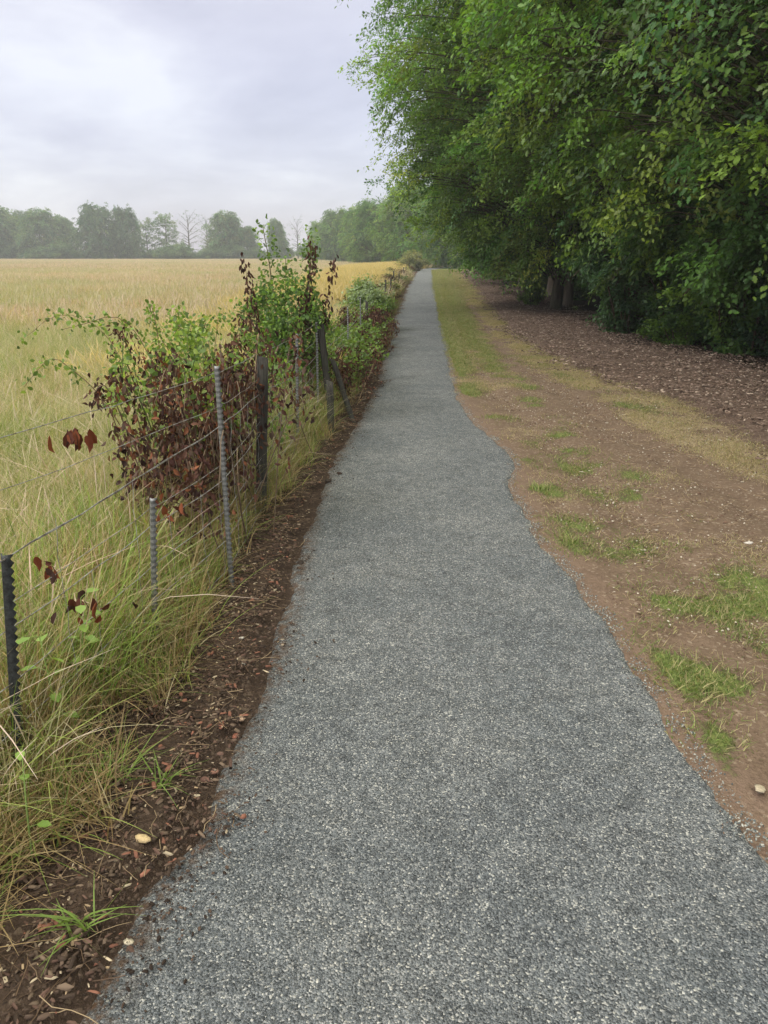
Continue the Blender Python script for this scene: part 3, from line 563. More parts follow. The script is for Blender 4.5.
# each: x, y, variant, rotation, scale, label
EDGE = [
 (9.8, 5.6, vA, .2, 1.0, 'nearest oak, its trunk out of view, dark limb in the top right corner'),
 (7.4, 12.6, vB, 1.0, 1.08, 'leafy maple with hanging sprays over the dark bushes on the right'),
 (6.15, 18.6, vA, -.1, .98, 'oak whose topmost leafy branches reach left over the path against the sky'),
 (5.02, 23.3, vB, .2, .95, 'tree with a dark thick upright trunk standing in the bark mulch'),
 (5.72, 25.0, vC, 3.3, .92, 'tree with a paler leaning trunk just behind the dark upright trunk'),
 (6.6, 31.5, vC, 5.6, .92, 'tree with a pale trunk rising from low shrubs further along the wood edge'),
 (8.0, 37.5, vB, 5.7, .95, 'tree beside the mulch strip, second beyond the pale trunk'),
 (7.5, 43.5, vC, 1.9, 1.05, 'tree with slim pale trunk about half way along the wood edge'),
 (10.0, 52, vE, 2.6, 1.05, 'broad tree past half way along the wood edge'),
 (11.0, 61, vD, 4.1, 1.05, 'tree over the narrow far part of the mulch strip'),
 (12.2, 71, vE, 5.2, 1.1, 'tree near the far end of the mulch strip'),
 (13.6, 82, vD, 1.6, 1.1, 'tree where the mulch strip ends near the path bend'),
 (8.9, 101, vE, .4, .85, 'dark tree closing the view straight behind the path end'),
 (13.5, 96, vD, 3.1, 1.1, 'tree right of the path bend, behind the others'),
 (3.6, 116, vE, 2.0, .9, 'hazy tree immediately left of where the path vanishes'),
 (-1.5, 130, vD, 5.0, .76, 'rounded hazy tree second to the left of the path end'),
 (-3.8, 150, vE, 3.3, .84, 'hazy green tree third to the left of the path end'),
 (-9.5, 172, vD, 1.2, .82, 'broad hazy tree above the yellow grass band'),
 (7, 135, vD, 4.2, 1.0, 'tall hazy tree peeping over the trees behind the path end'),
 (-15, 198, vE, 2.7, .76, 'grey green tree where the wood meets the distant tree line'),
]
names_ = ['oak_tree', 'maple_tree', 'oak_tree'] + ['broadleaf_tree'] * 30
for (x, y, v, rz, s, lb), nm in zip(EDGE, names_):
    place(nm, v, (x, y, -.03), rz if v is not vA else rz, s, lb)
back = [(13.5, 2, 'behind the nearest oak'), (13, 10, 'behind the bushes at the right edge'), (12.5, 17, 'behind the leafy maple'), (11.5, 24, 'behind the dark upright trunk'), (12, 31, 'behind the pale trunk'), (13, 39, 'in the second row beyond the pale trunk'), (14.5, 49, 'in the second row half way along the wood'),
        (16, 61, 'in the second row above the far mulch'), (18, 75, 'in the second row near the path bend'), (19, 90, 'in the second row beyond the path bend'), (19.5, 6, 'deep in the wood at the right edge'), (19, 14, 'deep in the wood behind the maple'), (18.5, 23, 'deep in the wood behind the dark trunk'), (19.5, 34, 'deep in the wood behind the pale trunk'), (21, 47, 'deep in the wood half way along')]
for k, (x, y, lb) in enumerate(back):
    place('woodland_tree', vF, (x, y, -.03), k * 1.7, .95 + .1 * ((k * 7) % 3) / 2, 'dense shadowy tree ' + lb, 'tree', 'trees deeper in the wood')

# shrubs under the wood edge
def make_shrub(seed, h, r, nst, leaf, lk, cols, nl=46, m=None, leafy0=.0, stemc=(.08, .055, .035), spread=1.0):
    rg = np.random.default_rng(seed); gs = G(); LP, LD, LN, LC = [], [], [], []; cols = np.array(cols)
    for i in range(nst):
        az = rg.random() * 6.28; k = math.sqrt(rg.random()); top = np.array([math.cos(az) * r * k, math.sin(az) * r * k, h * (1 - .55 * k ** 2) * rg.uniform(.7, 1.05)])
        b = np.array([math.cos(az) * r * k * .25, math.sin(az) * r * k * .25, -.05]); t = np.linspace(0, 1, 7)[:, None]
        P = b * (1 - t) + top * t; P[:, 2] += h * .18 * np.sin(np.pi * t[:, 0]) - .12 * h * k * t[:, 0] ** 3; P += np.cumsum(rg.normal(0, .012 * h, (7, 3)), 0); tube(gs, P, np.linspace(.016, .005, 7) * min(1.5, h), 5, stemc)
        cc0 = cols[rg.integers(len(cols))]
        for j in range(9):
            q = rg.uniform(leafy0, 1); p0 = np.array([np.interp(q, t[:, 0], P[:, a]) for a in range(3)]); a3 = az + rg.normal(0, 1.1); L3 = rg.uniform(.2, .45) * r * .6
            d3 = np.array([math.cos(a3), math.sin(a3), rg.normal(.05, .35)]); tt = rg.random(nl); p = p0 + d3 * (L3 * tt)[:, None] + rg.normal(0, leaf * .8, (nl, 3))
            tube(gs, [p0, p0 + d3 * L3], [.004, .002], 3, stemc, False)
            p[:, 2] = np.maximum(p[:, 2], .03); LP.append(p); LD.append(d3 + rg.normal(0, .7, (nl, 3)) + [0, 0, -.25]); LN.append(np.array([math.cos(az) * .4, math.sin(az) * .4, 1.]) + rg.normal(0, .45, (nl, 3)))
            LC.append(np.repeat((cc0 * (1 + rg.normal(0, .12)))[None], nl, 0) * (1 + rg.normal(0, .16, (nl, 1))))
    P = np.concatenate(LP); V, F, c_ = leaves(P, np.concatenate(LD), np.concatenate(LN), leaf * rg.uniform(.7, 1.25, len(P)), np.clip(np.concatenate(LC), .01, .6), lk)
    return gs.mesh('stems', M_stem, True), mk('foliage', V, F, m or M_leaf, c_)
sA = make_shrub(31, 3.6, 1.7, 46, .082, 'oval', GR2, 80); sB = make_shrub(32, 2.6, 1.5, 36, .085, 'oak', GR1 + GR2, 70); sC = make_shrub(33, 1.0, .8, 22, .07, 'oval', GR3 + GR1, 36)
def shrub(name, v, x, y, s, rz, label, grp=None, sz=None, cat='shrub'):
    return place(name, v, (x, y, float(H(x, y)) - .02), rz, s, label, cat, grp, sz, ('stems', 'foliage'))
for x, y, v, s, rz, lb, sz in [
 (6.9, 11.2, sA, 1.0, .4, 'dark bush at the right edge behind the mulch', 1.1), (6.0, 12.9, sB, .95, 1.4, 'shadowed bush with a bare forked stem at its foot', 1.2), (5.65, 14.6, sA, .95, 2.2, 'big rounded dark green bush bulging over the mulch', 1.1),
 (5.1, 16.3, sA, .8, 3.3, 'blue green bush left of the big rounded one', 1.15), (6.2, 18.6, sB, .95, 5.0, 'bush in the gap before the dark upright trunk', 1.2),
 (5.25, 14.0, sC, .8, .3, 'small yellow green undergrowth clump at the foot of the big bush', .8), (6.6, 21.6, sB, .7, 4.0, 'low bush right of the dark upright trunk', 1.0), (4.75, 25.4, sC, .55, 1.0, 'small bright shrub left of the dark upright trunk', 1.2),
 (6.9, 28.5, sB, .5, 2.0, 'shrub between the leaning trunk and the pale trunk', 1.0), (6.6, 34.5, sC, .9, .5, 'round low shrub at the foot of the pale trunk', 1.1), (7.0, 35, sB, .8, 2.9, 'leafy shrub just past the pale trunk', 1.1),
 (8.6, 42, sB, .9, 1.1, 'shrub half way along the far mulch edge', 1.1), (8.4, 50, sB, 1.0, 5.1, 'larger shrub past half way along the mulch edge', 1.0), (9.6, 60, sB, 1.0, 3.1, 'shrub near the far end of the mulch', 1.0), (10.8, 72, sB, 1.1, 4.4, 'last shrub by the far end of the mulch', 1.0),
 (7.8, 9.6, sB, 1.0, .9, 'low shrub at the extreme right below the oak', .6), (6.6, 9.6, sC, .8, 2.9, 'yellow green undergrowth on the right edge of the mulch', .6),
 (9.0, 16, sA, 1.2, 1.9, 'tall bush in the dark behind the big rounded bush', 1.1), (9.2, 12.5, sA, 1.2, 3.9, 'tall bush in the dark at the right edge', 1.1), (8.6, 20.5, sA, 1.2, 2.7, 'tall bush in the dark behind the gap', 1.1), (8.6, 26, sA, 1.1, 5.2, 'tall bush behind the two trunks', 1.1), (9.5, 32, sA, 1.1, 4.2, 'tall bush behind the pale trunk', 1.1), (10.5, 40, sA, 1.2, .7, 'tall bush in the wood past the pale trunk', 1.1)]:
    shrub('woodland_shrub', v, x, y, s, rz, lb, 'shrubs under the wood edge', sz * s)

# distant tree line beyond the field
fA = make_tree(21, 15, 6.2, .6, 26, 8, 6, 14, .42, 'diamond', FAR, (0, 0), .3, .6, .35, twigs=False, spray=.5, shell=300, sleaf=20, nza=1.1)
fB = make_tree(22, 15, 5.0, .5, 26, 8, 6, 14, .40, 'diamond', FAR[1:], (0, 0), .3, .9, .2, twigs=False, spray=.5, shell=230, sleaf=20, nza=1.1)
fE_ = make_tree(25, 15, 6.4, .5, 26, 8, 6, 14, .42, 'diamond', [(.06, .115, .06), (.075, .135, .065), (.05, .10, .055)], (0, 0), .3, .6, .4, twigs=False, spray=.5, shell=260, sleaf=20, nza=1.2)
fC = make_tree(23, 15, 5.0, 2.0, 26, 8, 5, 12, .38, 'diamond', FAR, (0, 0), .3, .6, .45, twigs=False, spray=.55, bare=.3)
fD = make_tree(24, 15, 5.5, 3.0, 22, 9, 3, 5, .26, 'diamond', FAR, (0, 0), .34, .6, .45, twigs=False, spray=.4, bare=.82)
FT = [(-75, 212, 235, fA, 'first tree out of sight at the far left of the line', 1.1), (-42, 206, 236, fA, 'tree cut by the left edge of the photo in the distant line', 1.1), (-8, 207, 230, fA, 'leftmost full tree of the dense distant clump', 1.15), (18, 213, 240, fB, 'second tree of the dense distant clump at the left', 1.1), (42, 211, 228, fB, 'slightly paler tree in the middle of the left distant clump', 1.1), (66, 218, 236, fB, 'last tree of the left clump before the big rounded one', .95),
      (100, 207, 226, fE_, 'left half crown of the big dark rounded distant tree pair', .82), (127, 210, 228, fE_, 'right companion of the big dark rounded distant tree, beside a gap of sky', .7), (148, 219, 238, fC, 'thin tree right of the gap of sky in the distant line', .8), (168, 214, 236, fC, 'loose light tree left of the half bare one', .95), (190, 211, 234, fD, 'half bare distant tree with naked upper branches', 1.0), (208, 216, 238, fD, 'slender half bare tree beside the pointed one', .7),
      (226, 214, 230, fB, 'pointed broad distant tree right of the half bare trees', 1.15), (248, 228, 234, fA, 'lower tree at the right foot of the pointed one', .8), (277, 221, 228, fB, 'isolated round headed tree above the green shrub', .72), (298, 217, 236, fD, 'thin see through tree right of the isolated round one', .7), (318, 222, 234, fC, 'small loose tree left of the broad pale ones', .8), (344, 215, 226, fA, 'broad pale distant tree near the yellow grass band', 1.0), (366, 217, 222, fA, 'broad distant tree joining the wood', 1.0), (386, 214, 232, fA, 'distant tree behind the corner of the wood', 1.0)]
for k, (px, ty, d, v, lb, ws) in enumerate(FT):
    t = d * 1.0; xx = (px - 384) / 770 * d * .9486; hh = 1.55 + d * math.tan(math.atan((512 - ty) / 770) - R(18.45)); s = hh / 14.6
    place('distant_tree', v, (xx, d, -.1), k * 2.1, s * ws * .93, lb, 'tree', 'trees in the line beyond the field', s)
fS = make_shrub(41, 6.5, 4.5, 44, .45, 'diamond', FAR, 30); k = 0
for px in range(-80, 400, 13):
    if 258 < px < 330 and px % 2 or 108 < px < 122: continue
    d = 222 + (k * 37) % 9; x_ = (px - 384) / 770 * d * .9486
    place('distant_shrub', fS, (x_, d, -.1), k * 1.3, .45 + .13 * (k % 4), 'low bushy hedgerow growth at the foot of the distant tree line', 'shrub', 'low hedgerow growth under the distant trees', None, ('stems', 'foliage')); k += 1

# ------------------------------------------------------------------ hedge of weeds and brambles on the fence
HC1 = [(.12, .19, .045), (.16, .24, .06), (.09, .15, .04)]; HB = [(.085, .04, .03), (.12, .055, .04), (.06, .03, .026), (.16, .09, .05)]
def caned(seed, canes, leaf, lk, cols, m, nleaf, stemc, droop=1.0, gap=.3, wide=1.0, jit=.03, hang=.8):
    """canes: list of polylines; leaves hang along them in clusters"""
    rg = np.random.default_rng(seed); gs = G(); LP, LD, LN, LC = [], [], [], []; cols = np.array(cols)
    for P, r0 in canes:
        P = np.asarray(P, float); n = 14; tt = np.linspace(0, 1, len(P)); q = np.linspace(0, 1, n); Q = np.stack([np.interp(q, tt, P[:, a]) for a in range(3)], 1)
        Q[1:-1] = (Q[:-2] + Q[1:-1] * 2 + Q[2:]) / 4; Q += np.cumsum(rg.normal(0, .004, (n, 3)), 0); tube(gs, Q, r0 * np.linspace(1, .4, n), 5, np.array(stemc) * rg.uniform(.7, 1.3))
        k = max(1, int(nleaf * np.linalg.norm(np.diff(Q, axis=0), axis=1).sum()))
        s = gap + (1 - gap) * rg.random(k); p = np.stack([np.interp(s, q, Q[:, a]) for a in range(3)], 1) + np.clip(rg.normal(0, jit, (k, 3)), -1.4 * jit, 1.4 * jit)
        d = rg.normal(0, .5, (k, 3)); d[:, 2] -= hang * droop; LP.append(p); LD.append(d); LN.append(rg.normal(0, 1, (k, 3)) + [0, 0, .5 * (1 - droop) + .01]); c0 = cols[rg.integers(0, len(cols), k)]; LC.append(c0 * (1 + rg.normal(0, .2, (k, 1))))
    P = np.concatenate(LP); P[:, 2] = np.maximum(P[:, 2], .04); V, F, c_ = leaves(P, np.concatenate(LD), np.concatenate(LN), leaf * rg.uniform(.6, 1.3, len(P)), np.clip(np.concatenate(LC), .01, .6), lk, wide)
    return gs, V, F, c_
def cane_set(rg, n, base, rx, ry, h, side=(0, 0), arch=.3):
    out = []
    for i in range(n):
        b = np.array([base[0] + rg.normal(0, rx * .35), base[1] + rg.normal(0, ry * .35), 0]); a = rg.random() * 6.28; hh = h * rg.uniform(.6, 1.0)
        e = b + [math.cos(a) * rx + side[0] * rg.random(), math.sin(a) * ry + side[1] * rg.random(), hh]; m1 = b * .6 + e * .4; m1[2] = hh * .55; m2 = b * .25 + e * .75; m2[2] = hh * (.95 + arch * rg.random() * .3)
        e[2] = hh * (1 - arch * rg.random()); out.append(([b, m1, m2, e], rg.uniform(.0025, .006)))
    return out
def build(name, parts, label, cat, group=None, origin=(0, 0, 0)):
    o = empty(name, origin); tag(o, label, cat, group)
    off = np.array(origin)
    for (pn, gs, V, F, c_, m_) in parts:
        if gs is not None and gs.n: gs.V = [v - off for v in gs.V]; link('stems', gs.mesh('stems', M_stem, True), o)
        link(pn, mk(pn, V - off, F, m_, c_), o)
    return o
rg = np.random.default_rng(77)
DEADC = [(.065, .03, .026), (.10, .048, .038), (.05, .028, .026), (.14, .07, .05), (.19, .075, .04), (.12, .08, .062)]
# the withered bush between the second and third tall posts
cs = cane_set(rg, 32, (-.99, 4.2), .27, .42, 1.16, (-.05, .15), .5) + cane_set(rg, 12, (-1.0, 3.75), .25, .3, .85, (-.04, -.05), .6)
gs, V, F, c_ = caned(5, cs, .038, 'curl', DEADC, M_dead, 78, (.22, .16, .11), 1.0, .25, 1.25, .045, .9)
gs2, V2, F2, c2_ = caned(6, cane_set(rg, 16, (-1.05, 4.4), .38, .5, 1.2, (0, 0), .3), .032, 'oval', HC1 + [(.25, .33, .08)], M_leaf, 60, (.12, .15, .05), .3, .3, 1.2, .035, .3)
gs3, V3, F3, c3_ = caned(7, cane_set(rg, 26, (-.9, 4.4), .35, .8, .95, (.1, .2), .6), .03, 'curl', BROWN + STRAW[:1], M_dead, 14, (.22, .16, .11), 1.0, .3, 1.0, .03, .9)
gs.V += gs3.V; gs.c += gs3.c
for q_, f_ in gs3.F.items(): gs.F.setdefault(q_, []).extend([x_ + gs.n for x_ in f_])
gs.n += gs3.n
build('withered_bush', [('withered_leaves', gs, V, F, c_, M_dead), ('foliage', gs2, V2, F2, c2_, M_leaf)], 'withered bush of drooping dark red brown leaves behind the tall steel post', 'shrub', None, (-1.02, 4.0, 0))
# arching green brambles at its back left
cs = [([(-1.5, 4.9, 0), (-1.6, 5.0, .7), (-1.8, 5.1, 1.1), (-2.1, 5.2, 1.2), (-2.45, 5.3, 1.0)], .003), ([(-1.4, 5.0, 0), (-1.45, 5.0, .8), (-1.65, 5.0, 1.2), (-2.0, 4.9, 1.1)], .004), ([(-1.45, 4.8, 0), (-1.7, 4.7, .7), (-1.95, 4.6, 1.0), (-2.1, 4.5, .8)], .004)] + cane_set(rg, 6, (-1.38, 5.2), .35, .4, 1.3, (-.15, 0), .25)
gs, V, F, c_ = caned(8, cs, .032, 'oval', HC1 + [(.22, .31, .08)], M_leaf, 62, (.15, .10, .06), .3, .3, 1.1, .03, .3)
gs2, V2, F2, c2_ = caned(9, cane_set(rg, 5, (-1.42, 4.8), .3, .3, 1.05, (-.15, 0), .4), .04, 'curl', DEADC[:4], M_dead, 26, (.12, .07, .05), 1, .5, 1.1, .03, 1)
build('bramble', [('foliage', gs, V, F, c_, M_leaf), ('withered_leaves', gs2, V2, F2, c2_, M_dead)], 'bramble with arching green sprays behind the withered bush', 'shrub', None, (-1.45, 4.9, 0))
# the tall green shrub
cs = cane_set(rg, 24, (-.96, 7.5), .36, .4, 1.35, (0, 0), .25) + [([(-1.0, 7.5, 0), (-1.02, 7.5, .9), (-1.08, 7.5, 1.4), (-1.12, 7.5, 1.78)], .009), ([(-.85, 7.4, 0), (-.75, 7.4, .9), (-.70, 7.4, 1.4), (-.68, 7.4, 1.72)], .008), ([(-.95, 7.4, 0), (-.93, 7.4, 1.0), (-.9, 7.4, 1.55)], .007)]
gs, V, F, c_ = caned(10, cs, .038, 'oval', [(.09, .16, .045), (.12, .21, .055), (.07, .125, .04), (.19, .30, .07)], M_leaf, 180, (.12, .10, .06), .25, .18, 1.1, .06, .25)
gs2, V2, F2, c2_ = caned(11, [([(-.8, 7.3, .5), (-.68, 7.3, 1.1), (-.62, 7.3, 1.7)], .004), ([(-.7, 7.3, .5), (-.52, 7.3, 1.0), (-.42, 7.3, 1.52)], .004), ([(-1.1, 7.3, .6), (-1.2, 7.3, 1.1), (-1.24, 7.3, 1.55)], .004), ([(-.9, 7.2, .6), (-.8, 7.2, 1.0), (-.7, 7.2, 1.3)], .004)], .05, 'curl', DEADC[:4], M_dead, 90, (.12, .07, .05), 1, .3, 1.1, .03, 1.2)
build('green_shrub', [('foliage', gs, V, F, c_, M_leaf), ('withered_leaves', gs2, V2, F2, c2_, M_dead)], 'tallest fresh green shrub on the fence, some brown leaves hanging in it', 'shrub', None, (-.95, 7.5, 0))
# brambles in front and between
def mixed(name, seed, x, y, rx, ry, h, ng, nd, lf, label, grp=None, gc_=HC1, dens=115):
    parts = []
    if ng: gs, V, F, c_ = caned(seed, cane_set(rg, ng, (x, y), rx, ry, h, (0, 0), .35), lf, 'oval', gc_, M_leaf, dens, (.16, .12, .07), .3, .15, 1.1, .05, .3); parts.append(('foliage', gs, V, F, c_, M_leaf))
    if nd: gs, V, F, c_ = caned(seed + 1, cane_set(rg, nd, (x, y), rx, ry, h * .95, (0, 0), .4), lf * 1.1, 'curl', HB + DEADC[:2], M_dead, dens, (.20, .14, .09), .9, .2, 1.0, .04, 1); parts.append(('withered_leaves', gs, V, F, c_, M_dead))
    return build(name, parts, label, 'shrub', grp, (x, y, 0))
mixed('bramble', 100, -1.35, 6.2, .4, .5, 1.15, 16, 3, .036, 'light green bramble between the withered bush and the tall green shrub', None, HC1 + [(.24, .34, .08)])
mixed('bramble', 104, -.95, 5.4, .22, .5, .85, 5, 7, .036, 'thin dead bramble round the dark wooden post')
mixed('bramble', 108, -.72, 6.9, .2, .6, .75, 9, 3, .036, 'low green growth round the steel posts under the green shrub')
HD = [(8.6, .66, 'first low bramble beyond the leaning timber posts, half brown'), (9.8, .68, 'second bramble beyond the timber posts, mostly withered'), (11.1, .62, 'green and rust bramble narrowing to the path'), (12.6, .68, 'bramble with reddish dead leaves beside the path'), (14.4, .68, 'yellow green bramble half way to the pale bush'), (16.5, .66, 'bramble in front of the pale grey green bush')]
for k, (y, h, lb) in enumerate(HD):
    mixed('bramble', 200 + 4 * k, float(FENCE(y)) - .08, y, .36, .8, h, 13 + 4 * (k % 3), 13 + 5 * ((k + 1) % 3), .042, lb, 'brambles along the fence')
HF = [(19, 'bramble right beside the pale grey green bush'), (22, 'hedge bush past the pale bush, brownish'), (26, 'hedge bush where the hedge begins to look narrow'), (31, 'low hedge bush in the middle distance'), (37, 'mixed hedge bush further along the path'), (44, 'small hedge bush two thirds along the path'), (52, 'hedge bush near the far bend'), (62, 'hedge bush close to the path end'), (74, 'pale hedge bush at the path end'), (86, 'last hedge bush where the path vanishes')]
hgl = make_shrub(51, 1.0, .8, 24, .09, 'oval', HC1 + [(.3, .24, .1), (.2, .2, .07)], 26); hbr = make_shrub(52, 1.0, .8, 24, .09, 'curl', HB + [(.3, .22, .11), (.14, .17, .06)], 24, M_dead)
for k, (y, lb) in enumerate(HF):
    for q in range(1):
        place('hedge_bush', hgl if k % 2 else hbr, (float(FENCE(y)) - .42 - .006 * y, y, 0), k * 1.1, .78 + .009 * y, lb, 'shrub', 'bushes along the far fence', .62 + .003 * y, ('stems', 'foliage'))
        
for k, y in enumerate((15.4, 18, 20.5, 23, 24.6, 28.5, 33, 35, 40, 47.5, 56, 60, 67, 79)):
    place('hedge_clump', hbr if k % 3 else hgl, (float(FENCE(y)) - .32 - .005 * y, y, 0), k * 1.9, .55 + .008 * y, 'low ragged clump of dead stems filling the far hedge', 'shrub', 'ragged clumps in the far hedge', (.46, .38, .52)[k % 3] + .003 * y, ('stems', 'foliage'))
pale = make_shrub(53, 1.25, .62, 40, .075, 'diamond', [(.25, .32, .18), (.3, .37, .22), (.2, .27, .14)], 30)
place('willow_bush', pale, (-.38, 16.8, 0), .3, .9, 'pale grey green upright bush on the fence by the yellow grass', 'shrub', None, .95, ('stems', 'foliage'))
endb = make_shrub(54, 2.0, 1.6, 40, .14, 'diamond', [(.2, .22, .10), (.26, .25, .13), (.15, .18, .08)], 30)
place('end_bush', endb, (2.9, 82, 0), .3, 1.0, 'rounded pale bush at the left of the path end', 'shrub', None, 1.0, ('stems', 'foliage'))

# ------------------------------------------------------------------ fence
fence = empty('wire_fence', (-1.0, 2.8, 0)); tag(fence, 'wire fence on notched steel posts and old timber posts beside the path', 'fence'); FO = np.array([-1.0, 2.8, 0])
def steel_post(x, y, h, lx=0, ly=0, wd=.034, rz=0.0, m_=None, label=None, pitch=.024):
    g = G(); n = int((h + .15) / (pitch / 2)); zs_ = np.linspace(-.15, h, n); t = .004; V = []; F = []
    ca, sa2 = math.cos(rz), math.sin(rz)
    for i, z in enumerate(zs_):
        tooth = wd - (.009 if i % 2 else 0) 
        sec = [(0, 0), (tooth, 0), (tooth, t), (t, t), (t, wd * .8), (0, wd * .8)]
        for (a, b) in sec: V.append((x + lx * z / h + a * ca - b * sa2, y + ly * z / h + a * sa2 + b * ca, z))
    for i in range(n - 1):
        for j in range(6): F.append((i * 6 + j, i * 6 + (j + 1) % 6, i * 6 + 6 + (j + 1) % 6, i * 6 + 6 + j))
    g.add(np.array(V) - FO, F); g.F.setdefault(6, []).append(np.array([[(n - 1) * 6 + j for j in range(6)]]))
    o = link('steel_post', g.mesh('steel_post', m_ or M_steel), fence)
    if label: o['label'] = label
    return o
def timber_post(x, y, h, lx=0, ly=0, w_=.065, z0=-.1, label=None, rz=.2):
    g = G(); n = 8; zs_ = np.linspace(z0, h, n); sec = [(-.5, -.42), (-.42, -.5), (.42, -.5), (.5, -.42), (.5, .42), (.42, .5), (-.42, .5), (-.5, .42)]; V = []
    ca, sa2 = math.cos(rz), math.sin(rz)
    for i, z in enumerate(zs_):
        for k_, (a, b) in enumerate(sec):
            a_ = a * w_ * (1 + .04 * math.sin(i * 2.1 + k_)); b_ = b * w_; zz_ = z - (0.02 * (a + .5) if i == n - 1 else 0)
            V.append((x + lx * z / h + a_ * ca - b_ * sa2, y + ly * z / h + a_ * sa2 + b_ * ca, zz_))
    F = [(i * 8 + j, i * 8 + (j + 1) % 8, i * 8 + 8 + (j + 1) % 8, i * 8 + 8 + j) for i in range(n - 1) for j in range(8)]
    g.add(np.array(V) - FO, F); g.F.setdefault(8, []).append(np.array([[(n - 1) * 8 + j for j in range(8)]]))
    o = link('timber_post', g.mesh('timber_post', M_timber), fence)
    if label: o['label'] = label
    return o
steel_post(-1.085, 1.88, .80, .08, 0, .03, .5, M_dsteel, 'dark steel post with bright teeth at the left edge')
steel_post(-.93, 2.76, .68, .055, 0, .023, .6, None, 'short steel post in the front grass')
steel_post(-.735, 3.38, 1.09, -.0, 0, .024, .5, None, 'tall pale steel post before the withered bush')
timber_post(-.76, 4.5, 1.0, .06, 0, .062, -.1, 'tall dark timber post')
steel_post(-.77, 5.6, .45, .0, 0, .024, .4)
steel_post(-.70, 6.0, .98, .03, 0, .024, .4)
steel_post(-.63, 7.2, .97, .01, 0, .022, .4)
timber_post(-.50, 7.3, 1.06, -.10, 0, .06, -.1, 'dark rough timber post behind the leaning stub')
timber_post(-.47, 6.7, .52, .0, 0, .055, -.1, 'short weathered grey timber stub')
timber_post(-.30, 7.4, .62, -.19, .0, .05, -.1, 'slanting dark timber brace')
for k_, y in enumerate((9.6, 11.8, 14.2, 17, 20, 24, 28.5, 34, 41, 49, 58, 68)):
    if y < 12: steel_post(float(FENCE(y)), y, .95, 0, 0, .022)
    else: timber_post(float(FENCE(y)) - .05, y, (.72, .86, .78, .92)[k_ % 4], (.04, -.03, .02)[k_ % 3], 0, .045)
g = G(); tube(g, np.array([(float(FENCE(95)) + 2.2, 93, -.1), (float(FENCE(95)) + 2.2, 93, 1.2)]), .06, 8)
def wire(pts, r=.0014, sag=.008, name='line_wire', twist=False):
    pts = np.array(pts, float); g = G(); out = []
    for a, b in zip(pts[:-1], pts[1:]):
        L_ = np.linalg.norm(b - a); n = max(4, int(L_ / .12)); t = np.linspace(0, 1, n, endpoint=False)[:, None]; q = a + (b - a) * t; q[:, 2] -= sag * 4 * (t * (1 - t))[:, 0]; out.append(q)
    P = np.concatenate(out + [pts[-1:]]); P += np.random.default_rng(int(abs(pts[0, 2]) * 1000)).normal(0, .0018, P.shape); tube(g, P - FO, r * .85, 5)
    if twist:
        P2 = P.copy(); P2[:, 2] += .004 * np.sin(np.arange(len(P2)) * 1.1) ; tube(g, P2 - FO, r * .6, 5)
    return link(name, g.mesh(name, M_wire, True), fence)
def fl(y, z, dx=0): return (float(FENCE(y)) + dx, y, z)
for z, r in ((1.05, .0019), (.90, .0016)):
    wire([(-1.42, .6, z), (-1.14, 2.1, z), (-.74, 3.38, z + .01), (-.75, 4.5, z - .05)] + [fl(y, z - .08) for y in (6, 7.2, 9.6, 11.8, 17, 24, 34, 49, 68)], r)
wire([(-1.40, .6, .80), (-1.0, 1.88, .79), (-.86, 2.76, .80), (-.74, 3.38, .82), (-.73, 4.5, .78)] + [fl(y, .68) for y in (6, 7.2, 9.6, 14, 24, 41)], .0022, .004, twist=True)
for z, r in ((.64, .0014), (.57, .0020), (.42, .0018), (.28, .0020), (.13, .0018)):
    wire([(-1.36, .5, z - .02), (-1.04, 1.88, z), (-.885, 2.76, z), (-.74, 3.4, z), (-.73, 4.5, z - .02)] + [fl(y, z - .03) for y in (6, 7.2, 9.6, 14)], r, .006)
rs = random.Random(5); y = .9
while y < 7:
    x0 = float(np.interp(y, [.5, 1.88, 2.76, 3.4, 4.5, 6, 7.2], [-1.36, -1.04, -.885, -.74, -.73, -.68, -.62])); top = .80 if rs.random() < .5 else .57; pts = []
    for z in (top, top * .7, top * .4, .1): pts.append((x0 + rs.uniform(-.008, .008), y + rs.uniform(-.02, .02), z))
    wire(pts, .0012, .0, 'stay_wire'); y += rs.uniform(.16, .3)

# withered leaf clusters caught on the wires
def cluster(pt, n, size, label, seed, spread=.03):
    r_ = np.random.default_rng(seed); P = r_.normal(0, spread, (n, 3)) * [1, 1, .6]; P[:, 2] -= np.abs(P[:, 2]) * .5
    D = r_.normal(0, .45, (n, 3)) + [0, 0, -1]; N = r_.normal(0, 1, (n, 3)); cols = np.array([(.16, .045, .025), (.10, .035, .025), (.22, .07, .035), (.05, .025, .02)])
    V, F, c_ = leaves(P, D, N, size * r_.uniform(.7, 1.2, n), cols[r_.integers(0, 4, n)], 'curl', 1.15)
    o = empty('withered_leaf_cluster', pt); tag(o, label, 'dead leaves', 'withered leaves caught on the wires'); link('withered_leaves', mk('withered_leaves', V, F, M_dead, c_), o)
    g = G(); tube(g, [(0, 0, 0), (.01, 0, -.02), (.005, 0, -.05)], .0015, 4, (.1, .05, .03)); link('stem', g.mesh('stem', M_stem), o)
cluster((-.985, 2.40, 1.02), 12, .066, 'rust brown leaf cluster hanging from the top wire at the left', 1, .022)
cluster((-1.0, 2.15, .66), 6, .045, 'small curled brown leaves hanging low beside the tall grass at the left', 2, .03)
cluster((-.96, 2.25, .50), 12, .05, 'cluster of dark and red curled leaves over the lower wires', 3, .045)
cluster((-.90, 2.95, .62), 12, .055, 'orange brown leaves just above the short steel post', 4, .05)

